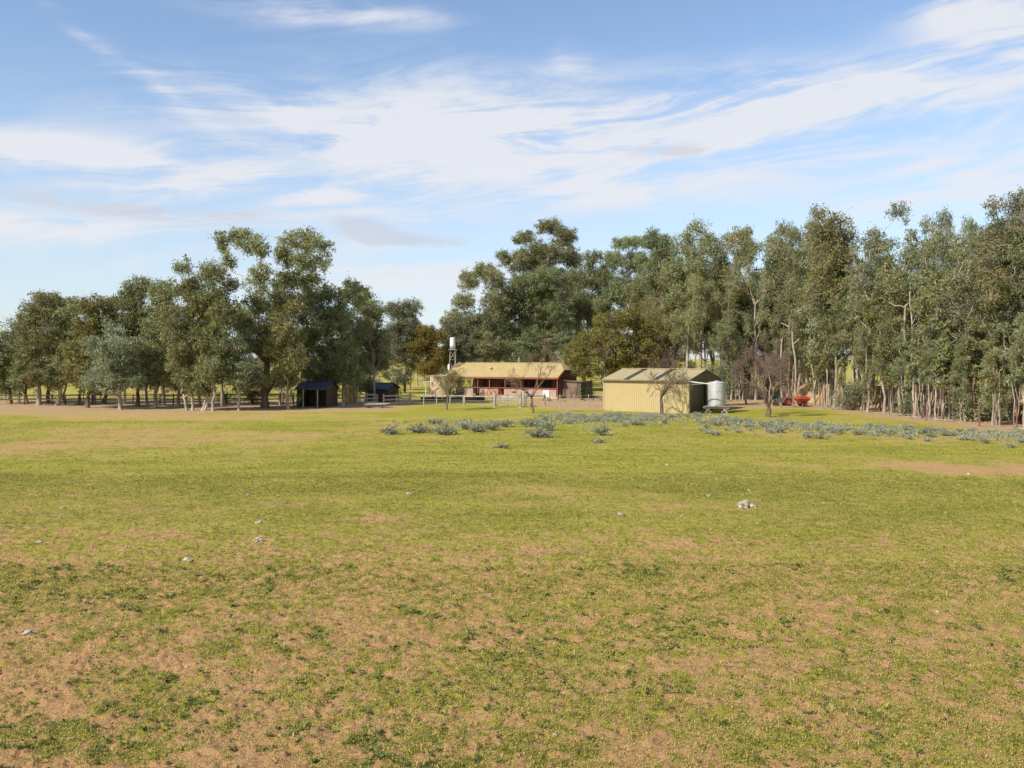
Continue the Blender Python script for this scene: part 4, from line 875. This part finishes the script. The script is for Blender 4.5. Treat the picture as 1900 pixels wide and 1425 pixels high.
g = MB(); g.box(-.08, SL + .1, e0 - .11, e0 - .003, ze - .15, ze - .02).build('gutter', M['trim'], shed)
g = MB(); g.box(-.03, .07, -.035, .03, -.1, SE - .02); g.box(SL - .07, SL + .035, -.035, .06, -.1, SE - .02); g.build('corner_trim', M['shed'], shed)
MB().box(SL + .003, SL + .06, d0, d1, dh, dh + .12).build('door_header', M['white'], shed)
rd = MB()
for k in range(15): rd.box(SL - .07, SL - .04 + (k % 2) * .012, d0, d1, .02 + k * .155, .02 + (k + 1) * .155 - .002)
rd.build('roller_door', M['shade_door'], shed)  # slats put in across the bay, its darkness painted in their colour
# left leaf of the sliding door, drawn half across the doorway
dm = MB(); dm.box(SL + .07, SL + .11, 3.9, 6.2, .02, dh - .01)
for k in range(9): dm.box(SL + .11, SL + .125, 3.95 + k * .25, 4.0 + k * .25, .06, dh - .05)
dm.build('sliding_door', M['shade_olive'], shed)
MB().tube([(SL + .04, -.2, ze - .1), (SL + .5, -.1, ze - .17), (SL + 1.9, .2, ze - .33)], .045, 8).build('overflow_pipe', M['white'], shed)
sl = MB().box(.02, SL - .02, .03, SD_ - .03, -.12, .03); sl.build('floor_slab', M['concrete'], shed)
bx = MB(); bx.box(2.2, 3.6, 5.4, 6.6, .035, 1.1); bx.box(4.2, 6.4, 6.2, 7.3, .035, .85, .04); bx.build('stored_goods', M['dark_rail'], shed)

# water tank and stand
TD = 77.0; tx = gx(1329, TD)
stand = thing('tank_stand', 'low weathered timber stand with splayed legs carrying the silver water tank', 'tank stand', (tx, TD, 0), -12)
zt = gz(753, TD)
p = MB()
for k in range(8): p.box(-1.05, 1.05, -.86 + k * .215, -.86 + k * .215 + .2, zt - .06, zt)
p.build('platform', M['rail'], stand)
p = MB(); [p.box(-1.12, 1.12, yy - .05, yy + .05, zt - .19, zt - .065) for yy in (-.7, 0, .7)]; p.build('bearer', M['rail'], stand)
for sx, sy in ((-.72, -.7), (.72, -.7), (-.72, .7), (.72, .7)):
    MB().tube([(sx * .8, sy, zt - .19), (sx * 1.35, sy, -.08)], [.065, .075], 7).build('leg', M['rail'], stand)
    MB().bar((sx * 1.3, sy, zt - .22), (sx * .55, sy, .02), .06).build('brace', M['rail'], stand)
tank = thing('water_tank', 'silver corrugated water tank standing beside the open end of the cream shed', 'water tank', (tx + .05, TD, zt + .004))
th = gz(710, TD) - zt; rt = .77; pr = [(rt * .98, 0)]
for k in range(int(th / .035)): pr.append((rt + (.014 if k % 2 else -.010), .03 + k * .035))
pr += [(rt, th)]
body = MB().lathe(pr, 48).build('tank_body', M['galv'], tank, True)
MB().lathe([(rt + .02, th - .02), (rt + .025, th + .015), (rt * .7, th + .07), (.2, th + .12), (.18, th + .17), (0, th + .17)], 48).build('lid', M['galv'], tank, True)
b = MB(); 
for zz in (th * .33, th * .66): b.lathe([(rt + .018, zz - .02), (rt + .026, zz), (rt + .018, zz + .02)], 48)
b.build('band', M['galv'], tank, True)
MB().tube([(.2, -rt + .02, .12), (.2, -rt - .12, .12), (.2, -rt - .12, -.3)], .022, 8).build('outlet_pipe', M['steel_dark'], tank)

# ------------------------------------------------------------------ farmhouse
HL, HD = 15.2, 7.4; hx, hy = -8.4, 109.8; HE, HR = 2.42, 4.12
house = thing('farmhouse', 'long low farmhouse with a straw coloured roof, red trim and a deep verandah', 'house', (hx, hy, 0), -25)
hy2 = HD / 2
rb = MB()
m_ = roof_sheet(0, HL, 0, HE, hy2, HR, .3, .03, .05, x0b=.0, x1b=HL - 1.1)
# front slope with a clipped right gable: eave corner -> verge mid -> ridge end
def slope(pts, n, dep=.03, th=.05):
    mbs = MB(); (xa, ya, za), (xb, yb, zb), = pts[:2]
    return mbs
vm = (HL, hy2 * .5, HE + (HR - HE) * .5); re = (HL - 1.15, hy2, HR)
rb = MB(); nrib = 52
for k in range(nrib):
    a = HL * k / nrib; w = HL / nrib
    for (u0, u1, dz) in ((0, .7, 0), (.7, .85, .035), (.85, 1, 0)):
        A = a + w * u0; Bb = a + w * u1
        def ytop(x):
            if x <= re[0]: return hy2
            return hy2 - (x - re[0]) / 1.15 * hy2 * .5
        ya, yb = ytop(A), ytop(Bb); zz = lambda yy: HE + (HR - HE) * yy / hy2 + dz
        rb.add([(A, 0, zz(0)), (Bb, 0, zz(0)), (Bb, yb, zz(yb)), (A, ya, zz(ya))], [(0, 1, 2, 3)])
        zb = lambda yy: HE + (HR - HE) * yy / hy2 + dz
        rb.add([(A, HD, zb(0)), (Bb, HD, zb(0)), (Bb, HD - yb, zb(yb)), (A, HD - ya, zb(ya))], [(3, 2, 1, 0)])
rb.add([re, (HL, vm[1], vm[2]), (HL, HD - vm[1], vm[2])], [(0, 1, 2)])
# underside
rb.add([(0, 0, HE - .04), (HL, 0, HE - .04), (re[0], hy2, HR - .06), (0, hy2, HR - .06), (0, HD, HE - .04), (HL, HD, HE - .04)], [(3, 2, 1, 0), (4, 5, 2, 3)])
hr_o = rb.build('roof', M['roof'], house)
MB().bar((-.02, hy2, HR + .03), (re[0], hy2, HR + .03), .3, .04).build('ridge_cap', M['roof'], hr_o)
MB().tube([(8.3, hy2 + .4, HR - .2), (8.3, hy2 + .4, HR + .62)], .06, 8).build('flue', M['galv'], hr_o)
vv = MB(); vv.lathe([(.16, 0), (.16, .16), (.24, .2), (.2, .32), (0, .38)], 14, (5.5, hy2 * .5)); 
for i_, q in enumerate(vv.v): vv.v[i_] = (q[0], q[1], q[2] + HE + (HR - HE) * .5 - .03)
vv.build('roof_vent', M['roof'], hr_o)
gt = MB(); gt.box(-.05, HL + .05, -.13, -.003, HE - .20, HE - .02); gt.bar((HL + .06, -.05, HE - .09), (HL + .06, vm[1], vm[2] - .09), .05, .18); gt.bar((-.06, 0, HE - .09), (-.06, hy2, HR - .09), .05, .18); gt.build('fascia', M['red'], house)
hw = MB(); hw.box(3.2, HL - .35, 2.3, HD - .4, -.1, HE + .0); hw.add([(HL - .349, .5, HE - .1), (HL - .349, HD - .5, HE - .1), (HL - .349, HD * .64, HR - .75), (HL - .349, HD * .36, HR - .75)], [(0, 1, 2, 3)])
wall_o = hw.build('wall', M['brick'], house)
for xa, w_, z0_, z1_ in ((4.2, 1.3, 1.0, 2.05), (6.6, 1.5, 1.0, 2.05), (9.6, 1.8, .9, 2.05), (12.2, 1.3, 1.0, 2.05)):
    wn = MB(); wn.box(xa - .05, xa + w_ + .05, 2.24, 2.296, z0_ - .05, z0_); wn.box(xa - .05, xa + w_ + .05, 2.24, 2.296, z1_, z1_ + .05); wn.box(xa - .05, xa, 2.24, 2.296, z0_, z1_); wn.box(xa + w_, xa + w_ + .05, 2.24, 2.296, z0_, z1_); wn.box(xa + w_ / 2 - .02, xa + w_ / 2 + .02, 2.245, 2.296, z0_, z1_)
    wo = wn.build('window', M['red'], house); MB().box(xa, xa + w_, 2.27, 2.29, z0_, z1_).build('pane', M['glass'], wo)
do = MB().box(8.35, 9.2, 2.26, 2.296, .1, 2.05).build('door', M['red'], house); MB().box(9.08, 9.13, 2.22, 2.258, 1.0, 1.12).build('handle', M['galv'], do)
for xx in (.12, 2.35, 4.6, 6.2, 8.3, 10.4, 12.5, HL - .15): MB().box(xx - .05, xx + .05, .1, .2, .0, HE - .14).build('verandah_post', M['red'], house)
MB().box(.0, HL - .1, .0, 2.28, -.1, .12).build('verandah_floor', M['concrete'], house)
# low rendered wall and red rail round the verandah
lw = MB()
for a, b in ((1.6, 4.0), (4.9, 7.4), (8.2, HL - .25)): lw.box(a, b, .03, .09 + .0, .0, .98)
lw.build('verandah_wall', M['render'], house)
MB().box(.2, HL - .2, .015, .095, 1.06, 1.16).build('rail', M['red'], house)
for a in (9.3, 10.9): MB().box(a, a + .5, .0, .028, .55, .7).build('wall_slot', M['steel_dark'], house)
MB().box(13.3, 14.1, -.06, .027, .1, .93).build('white_panel', M['white'], house)
MB().box(HL + .1, HL + 2.4, 1.2, 5.2, -.05, 1.95, .03).build('lean_to', M['brown_bark'], house)
MB().bar((HL + .0, 1.0, 2.1), (HL + 2.7, 1.0, 1.95), .1, .06).build('lean_to_fascia', M['trim'], house)
# red cart wheels propped on the verandah wall
def wheel(px, D, zc, r, label):
    o = thing('cart_wheel', label, 'wheel', (gx(px, D), D, zc), -25, 'red cart wheels leaning on the verandah wall')
    n = 28; rim = MB()
    for k in range(n):
        a, b = 2 * math.pi * k / n, 2 * math.pi * (k + 1) / n
        rim.bar((r * math.cos(a), 0, r * math.sin(a)), (r * math.cos(b), 0, r * math.sin(b)), .06, .06)
    rim.build('rim', M['bright_red'], o); s_ = MB()
    for k in range(10): a = 2 * math.pi * k / 10; s_.bar((.06 * math.cos(a), 0, .06 * math.sin(a)), (r * .97 * math.cos(a), 0, r * .97 * math.sin(a)), .035)
    s_.build('spokes', M['bright_red'], o); MB().tube([(0, -.08, 0), (0, .08, 0)], .09, 12).build('hub', M['red'], o)
wheel(911, 104.2, .55, .52, 'left one of two red spoked cart wheels against the verandah wall'); wheel(924, 103.8, .5, .46, 'right one of two red spoked cart wheels against the verandah wall')

# concrete tank, clothes line, small tower, dish
ct = thing('concrete_tank', 'squat tan concrete rainwater tank at the left end of the farmhouse', 'water tank', (gx(817, 108), 108, 0))
hh = gz(697, 108); MB().lathe([(1.27, -.1), (1.27, .5), (1.285, .52), (1.27, .54), (1.27, hh * .6), (1.285, hh * .61), (1.27, hh * .62), (1.27, hh - .1), (1.31, hh - .09), (1.31, hh), (1.1, hh + .03)], 40).build('tank_body', M['concrete'], ct, False)
MB().lathe([(1.12, hh + .032), (.6, hh + .10), (0, hh + .13)], 40).build('lid', M['concrete'], ct)
cl = thing('clothes_line', 'pale T shaped clothes line frame left of the concrete tank', 'clothes line', (gx(790, 106), 106, 0), 8)
zc = gz(708, 106); MB().tube([(0, 0, -.1), (0, 0, zc)], .05, 8).build('post', M['white'], cl); MB().bar((-1.0, 0, zc), (.75, 0, zc), .07).build('crossbar', M['white'], cl)
MB().tube([(-.45, 0, zc - .02), (0, 0, zc - .55)], .025, 6).build('brace', M['white'], cl)
D = 112; zt_ = gz(648, D); z1_ = gz(627, D)
tw = thing('water_tower', 'small pale header tank raised on a tall pole stand behind the farmhouse', 'water tower', (gx(840, D), D, 0))
for k, (a, b) in enumerate(((-.3, -.3), (.3, -.3), (-.3, .3), (.3, .3))): MB().tube([(a * 1.8, b * 1.8, -.1), (a, b, zt_ - .1)], .05, 6).build('leg', M['rail'], tw)
cb = MB()
for z in (1.5, 3, 4.5): s_ = .54 - .24 * z / zt_; [cb.bar(p_, q_, .035) for p_, q_ in (((-s_, -s_, z), (s_, -s_, z + 1.2)), ((s_, -s_, z), (-s_, -s_, z + 1.2)), ((-s_, s_, z), (s_, s_, z + 1.2)), ((-s_, -s_, z), (s_, -s_, z)))]
cb.build('bracing', M['rail'], tw); MB().box(-.55, .55, -.55, .55, zt_ - .1, zt_ - .02).build('platform', M['rail'], tw)
MB().tube([(.36, -.2, .2), (.36, -.2, zt_ - .1)], .09, 8).build('riser_pipe', M['rail'], tw)
MB().lathe([(0, zt_ - .01), (.35, zt_ - .01), (.37, zt_ + .4), (.38, zt_ + .42), (.37, zt_ + .44), (.36, z1_ - .05), (.3, z1_ + .05), (0, z1_ + .1)], 28).build('tank_body', M['galv'], tw, True)
dsh = thing('satellite_dish', 'small white dish aerial on a pole at the left end of the roof', 'dish aerial', (gx(836, 107.5), 107.5, 0))
zd = gz(681, 107.5); MB().tube([(.15, 0, -.1), (.15, 0, zd + .1)], .04, 8).build('pole', M['white'], dsh)
dd = MB(); n = 20; dd.v.append((-.18, .0, zd)); rings = 5
for r_ in range(1, rings + 1):
    for k in range(n):
        a = 2 * math.pi * k / n; q = r_ / rings * .38; dd.v.append((-.16 + q * q * -.6 + q * math.cos(a) * .35, -q * math.cos(a) * .9 - .1, zd + q * math.sin(a)))
for k in range(n): dd.f.append((0, 1 + k, 1 + (k + 1) % n))
for r_ in range(rings - 1):
    for k in range(n): a = 1 + r_ * n; dd.f.append((a + k, a + n + k, a + n + (k + 1) % n, a + (k + 1) % n))
do_ = dd.build('dish', M['white'], dsh, True); md = do_.modifiers.new('t', 'SOLIDIFY'); md.thickness = .02
MB().tube([(-.1, 0, zd), (.15, 0, zd)], .025, 6).build('bracket', M['steel_dark'], dsh)

# ------------------------------------------------------------------ shelters
def shelter(px, D, w, dpt, he, hr, label, roofm, rz, posts=True, name='shelter', walls=True):
    o = thing(name, label, 'shelter', (gx(px, D), D, 0), rz)
    h2 = dpt / 2
    r_ = roof_sheet(-w / 2 - .2, w / 2 + .2, -.35, he - .04, h2, hr, .2, .025, .03); m_ = roof_sheet(-w / 2 - .2, w / 2 + .2, dpt + .25, he - .04, h2, hr, .2, .025, .03); r_.add(m_.v, m_.f); ro = r_.build('roof', roofm, o)
    MB().bar((-w / 2 - .2, h2, hr + .03), (w / 2 + .2, h2, hr + .03), .24, .03).build('ridge_cap', roofm, ro)
    wl = MB()
    if walls:
        n = int(w / .16)
        for k in range(n): a = -w / 2 + w * k / n; wl.box(a, a + w / n - .012, dpt - .03, dpt, -.05, he - .05)
        n = int(dpt / .16)
        for sx in (-1, 1):
            for k in range(n): a = dpt * k / n; xx = sx * w / 2; wl.box(xx - .015, xx + .015, a + .002, a + dpt / n - .012, -.05, he - .06 + (hr - he) * (1 - abs(a - h2) / h2) * .9)
        if not posts:
            n = int(w / .16)
            for k in range(n): a = -w / 2 + w * k / n; wl.box(a, a + w / n - .012, 0, .03, -.05, he - .06)
        wl.build('wall', M['dark_rail'], o)
    if posts:
        for sx in (-1, 1): MB().tube([(sx * w * .24, -.3, -.1), (sx * w * .24, -.3, he - .06)], .06, 7).build('post', M['rail'], o)
    return o
shelter(578, 83.8, 2.9, 3.2, 1.75, 2.45, 'dark slate roofed open shelter with two pale posts under the left gums', M['slate_roof'], -8)
shelter(699, 94, 2.5, 2.6, 1.45, 2.02, 'small closed hut with a blue steel roof behind the pale rails', M['blue_roof'], -20, posts=False, name='hut')
tp = thing('tarpaulin', 'yellow tarpaulin hung upright between the two dark shelters', 'tarpaulin', (gx(650, 90), 90, 0), 5)
tpm = MB(); nx, nz = 14, 12
for a in range(nx + 1):
    for b in range(nz + 1): tpm.v.append((-.75 + 1.5 * a / nx, .08 * math.sin(a * 1.3) + .05 * math.sin(b * .9 + a), .1 + (1.75 + .12 * math.sin(a * .8)) * b / nz))
for a in range(nx):
    for b in range(nz): k = a * (nz + 1) + b; tpm.f.append((k, k + nz + 1, k + nz + 2, k + 1))
so = tpm.build('cloth', M['yellow'], tp, True); so.modifiers.new('t', 'SOLIDIFY').thickness = .012
for a in (-.78, .78): MB().tube([(a, .03, -.1), (a, .03, 1.95)], .04, 6).build('pole', M['rail'], tp)

# ------------------------------------------------------------------ fences
def fence(p0, p1, n, rails, h, label, mt, prad=.07, name='rail_fence', rail_h=.11, wires=0, jit=.03, seed=1):
    rg = random.Random(seed); (x0, y0), (x1, y1) = p0, p1; o = thing(name, label, 'fence', (x0, y0, 0))
    P = [((x1 - x0) * k / n, (y1 - y0) * k / n) for k in range(n + 1)]
    for (a, b) in P: MB().tube([(a, b, -.2), (a + rg.uniform(-jit, jit), b + rg.uniform(-jit, jit), h + rg.uniform(-.04, .08))], [prad, prad * .9], 7).build('post', mt, o)
    for z in rails:
        r_ = MB()
        for k in range(n): r_.bar((P[k][0], P[k][1] - prad - .02, z + rg.uniform(-.03, .03)), (P[k + 1][0], P[k + 1][1] - prad - .02, z + rg.uniform(-.03, .03)), .05, rail_h)
        r_.build('rail', mt, o)
    if wires:
        w_ = MB()
        for q in range(wires):
            z = h * (q + .6) / wires
            for k in range(n): w_.bar((P[k][0], P[k][1] - prad, z), (P[k + 1][0], P[k + 1][1] - prad, z), .012)
        w_.build('wire', M['galv'], o)
    return o
G = lambda px, py: gnd(px, py)
fence(G(-30, 751), G(520, 750), 22, (.55, .95), 1.05, 'dark post and rail fence running behind the left tree line', M['dark_rail'], seed=2)
fence(G(525, 752), G(545, 752), 1, (.5, .9), 1.2, 'short dark fence panel left of the slate roofed shelter', M['dark_rail'], seed=6)
fence(G(668, 752), G(700, 752), 1, (.35, .7, 1.05), 1.1, 'pale weathered yard rails in front of the blue roofed hut', M['rail'], .07, 'yard_rails', .13, seed=3)
fence(G(712, 753), G(760, 751), 2, (.25, .6, .95), 1.15, 'pale weathered yard rails right of the blue roofed hut', M['rail'], .09, 'yard_rails', .13, seed=4)
fence(G(762, 751), G(860, 753), 4, (.98,), 1.05, 'grey post and wire fence between the pale rails and the gate', M['rail'], .06, 'wire_fence', .09, wires=3, seed=5)
fence(G(862, 754), G(918, 755), 1, (1.0,), 1.1, 'short top railed fence panel joining the left gate post', M['rail'], .08, 'wire_fence', .09, wires=3, seed=7)
fence(G(972, 754), G(1010, 753), 1, (.9, 1.0), 1.25, 'short panel with a pale top rail right of the gate', M['rail'], .08, 'wire_fence', .08, wires=2, seed=8)
fence(G(1012, 753), G(1118, 752), 4, (), 1.1, 'thin wire fence from the pale panel to the cream shed', M['rail'], .045, 'wire_fence', .09, wires=4, seed=9)
a = G(918, 755); b = G(966, 755)
gp = thing('farm_gate', 'weathered timber framed mesh gate between two stout posts before the farmhouse', 'gate', (a[0], a[1], 0)); gw = b[0] - a[0]
for xx in (0, gw): MB().tube([(xx, 0, -.2), (xx, 0, 1.42)], [.13, .12], 8).build('post', M['rail'], gp)
q = MB(); [q.bar((.14, -.02, z), (gw - .14, -.02, z), .05, .09) for z in (.18, 1.12)]; [q.bar((x_, -.02, .14), (x_, -.02, 1.16), .09, .05) for x_ in (.18, gw - .18, gw / 2)]; q.bar((.2, -.05, .2), (gw - .2, -.05, 1.1), .04, .06); q.build('frame', M['rail'], gp)
q = MB(); [q.bar((.2 + k * .13, -.01, .2), (.2 + k * .13, -.01, 1.1), .012) for k in range(int((gw - .4) / .13))]; [q.bar((.2, -.01, .3 + k * .14), (gw - .2, -.01, .3 + k * .14), .012) for k in range(6)]; q.build('mesh', M['galv'], gp)
fp = thing('stay_post', 'leaning strainer post braced against the right gate post', 'post', (gx(968, 86) + .35, 86, 0)); MB().tube([(0, 0, -.2), (.05, 0, 1.2)], .11, 8).build('post', M['rail'], fp); MB().tube([(-.1, 0, 1.1), (.9, 0, .0)], .05, 6).build('brace', M['rail'], fp)
# sleeper edging of the garden beds
def sleeper(px0, px1, D, h, label, mt):
    o = MB(); x0, x1 = gx(px0, D), gx(px1, D); n = max(1, int((x1 - x0) / 2.2))
    for k in range(n): a = x0 + (x1 - x0) * k / n; o.box(a, a + (x1 - x0) / n - .03, D, D + .2, -.1, h - (k % 2) * .04, .015)
    o = o.build('garden_edging', mt); return tag(o, label, 'edging')
sleeper(780, 900, 97, .42, 'dark timber sleeper edging below the left half of the verandah', M['dark_rail'])
sleeper(905, 985, 98.5, .3, 'pale timber sleeper edging below the middle of the verandah', M['rail'])
# log pile by the pale rails
lg = thing('plank_stack', 'low stack of pale planks on bearers lying before the pale yard rails', 'plank stack', (*gnd(696, 756), 0), 6)
for k, (a, z) in enumerate(((-.6, .28), (-.35, .28), (-.1, .28), (-.45, .36), (-.2, .36))): MB().box(-1.0 + .1 * k, 1.1 + .08 * k, a, a + .2, z, z + .07).build('plank', M['rail'], lg)
for xx in (-.7, .7): MB().box(xx - .08, xx + .08, -.7, .2, 0, .275).build('bearer', M['dark_rail'], lg)

# ------------------------------------------------------------------ machinery
def wheel_parts(o, x, y, r, w, rimm):
    wv_ = MB(); pr = [(r * .6, -w / 2), (r * .95, -w / 2), (r, -w * .3), (r, w * .3), (r * .95, w / 2), (r * .6, w / 2)]; wv_.lathe(pr, 26); wv_.v = [(p_[0] + x, y + p_[2], p_[1] + r) for p_ in wv_.v]
    t_ = wv_.build('wheel', M['rubber'], o); rm = MB().lathe([(0, -w * .3), (r * .2, -w * .35), (r * .5, -w * .15), (r * .6, -w * .45), (r * .6, w * .45), (0, w * .3)], 20); rm.v = [(p_[0] + x, y + p_[2], p_[1] + r) for p_ in rm.v]; rm.build('rim', rimm, t_)
D = 86
sp_ = thing('seed_spreader', 'red hopper machine on two wheels parked before the plantation', 'farm machine', (gx(1488, D), D, 0), 10); sp_.scale = (.68, .68, .74)
h = MB(); h.add([(-.45, -.45, .45), (.45, -.45, .45), (.45, .45, .45), (-.45, .45, .45), (-.95, -.75, 1.0), (.95, -.75, 1.0), (.95, .75, 1.0), (-.95, .75, 1.0), (-.8, -.6, 1.28), (.8, -.6, 1.28), (.8, .6, 1.28), (-.8, .6, 1.28)], [(0, 3, 2, 1), (0, 1, 5, 4), (1, 2, 6, 5), (2, 3, 7, 6), (3, 0, 4, 7), (4, 5, 9, 8), (5, 6, 10, 9), (6, 7, 11, 10), (7, 4, 8, 11), (8, 9, 10, 11)]); h.build('hopper', M['bright_red'], sp_)
fr = MB(); fr.bar((-1.5, -.4, .42), (.9, -.4, .42), .08); fr.bar((-1.5, .4, .42), (.9, .4, .42), .08); fr.bar((-1.5, -.4, .42), (-2.1, 0, .45), .07); fr.bar((-1.5, .4, .42), (-2.1, 0, .45), .07); fr.bar((.1, -.7, .3), (.1, .7, .3), .07); fr.build('frame', M['red'], sp_)
for yy in (-.72, .72): wheel_parts(sp_, .1, yy, .34, .2, M['bright_red'])
gd = MB(); gd.box(-.3, .5, -.86, -.6, .72, .76); gd.build('mudguard', M['bright_red'], sp_)
D = 87
tr = thing('vintage_tractor', 'small old red tractor with a teal bonnet half hidden by the brown bare tree', 'tractor', (gx(1452, D), D, 0), 190); tr.scale = (.72, .72, .72)
tb = MB(); tb.box(-.2, .95, -.24, .24, .55, .98, .04); tb.build('bonnet', M['teal'], tr); MB().box(-.9, -.1, -.28, .28, .4, .85, .05).build('gearbox', M['bright_red'], tr)
ch = MB(); ch.box(1.15, 1.22, -.22, .22, .5, .95); ch.build('grille', M['steel_dark'], tr)
for yy in (-.55, .55):
    wheel_parts(tr, -.55, yy, .55, .26, M['bright_red']); wheel_parts(tr, .95, yy * .85, .28, .14, M['bright_red'])
    f_ = MB(); pts = [(-.55 + .62 * math.cos(a_), yy, .55 + .62 * math.sin(a_)) for a_ in np.linspace(.3, 2.7, 9)]
    for p_, q_ in zip(pts[:-1], pts[1:]): f_.bar(p_, q_, .3, .03)
    f_.build('mudguard', M['bright_red'], tr)
st = MB(); st.box(-.85, -.45, -.22, .22, .9, .96, .02); st.box(-.9, -.84, -.22, .22, .92, 1.2, .0); st.build('seat', M['steel_dark'], tr)
sw = MB(); [sw.bar((-.15 + .1 * math.sin(a_) * .3, .19 * math.cos(a_), 1.2 + .17 * math.sin(a_)), (-.15 + .03 * math.sin(a_ + .5), .19 * math.cos(a_ + .5), 1.2 + .17 * math.sin(a_ + .5)), .025) for a_ in np.arange(0, 6.28, .5)]; sw.bar((-.15, 0, 1.2), (.1, 0, .95), .025); sw.build('steering_wheel', M['steel_dark'], tr)
MB().tube([(.5, -.1, .95), (.5, -.1, 1.45)], .03, 7).build('exhaust', M['rust'], tr)
# flat trailer under the plantation trees
D = 78
ft = thing('flat_trailer', 'dark flat bed trailer parked under the plantation gums', 'trailer', (gx(1722, D), D, 0), -12)
b_ = MB()
for k in range(8): b_.box(-1.25, 1.25, -.8 + k * .2, -.8 + k * .2 + .185, .88, .93)
b_.build('deck', M['dark_rail'], ft); b_ = MB(); [b_.bar((-1.3, yy, .82), (1.3, yy, .82), .07, .1) for yy in (-.6, .6)]; b_.bar((-1.3, 0, .8), (-2.2, 0, .55), .08); b_.build('chassis', M['steel_dark'], ft)
hb = MB(); hb.box(1.2, 1.26, -.8, .8, .94, 1.35); hb.box(-1.26, -1.2, -.8, .8, .94, 1.2); hb.build('headboard', M['rail'], ft)
for xx in (.55,):
    for yy in (-.75, .75): wheel_parts(ft, xx, yy, .38, .2, M['rail'])
# rusty wire fence line at the far right foreground of the plantation
fence((31.9, 60.5), (35.0, 52.5), 3, (), 1.5, 'rusty post and wire fence at the right edge in front of the plantation', M['rust'], .05, 'wire_fence', wires=0, seed=12)
# fallen branches at the plantation foot
for k in range(14):
    s = rg.uniform(2, 36); x = 28.2 + s * .148 + rg.uniform(-.8, 1.2); y = 88 - s * .989
    q = MB(); L = rg.uniform(.9, 2.2); a = rg.uniform(0, 3.14); ca, sa = math.cos(a), math.sin(a)
    q.tube([(-L / 2 * ca, -L / 2 * sa, .05), (0, .1, .12), (L / 2 * ca, L / 2 * sa, .06)], [.05, .04, .015], 6); q.tube([(0, .1, .12), (.3 * ca - .3 * sa, .3 * sa + .4 * ca, .25)], [.025, .01], 5)
    o = q.build('fallen_branch', M['grey_bark']); o.location = (x, y, 0); tag(o, '%s fallen branch on bare soil of the plantation edge, %s' % ('long' if L > 1.7 else 'short' if L < 1.25 else 'mid length', zone(950 + F * x / y)), 'branch', 'fallen branches along the plantation edge')

# several trees that would read alike: say which one, counted from the left of the picture
from collections import defaultdict
same = defaultdict(list)
for o in COL.objects:
    if not o.parent and 'label' in o and o.get('category') == 'tree': same[o['label']].append(o)
ORD = ['first', 'second', 'third', 'fourth', 'fifth']
for lab, os_ in same.items():
    if 1 < len(os_) < 6:
        os_.sort(key=lambda o: o.location.x / max(1, o.location.y))
        for k, o in enumerate(os_): o['label'] = ' '.join((ORD[k] + ' from left, ' + lab).split()[:16])
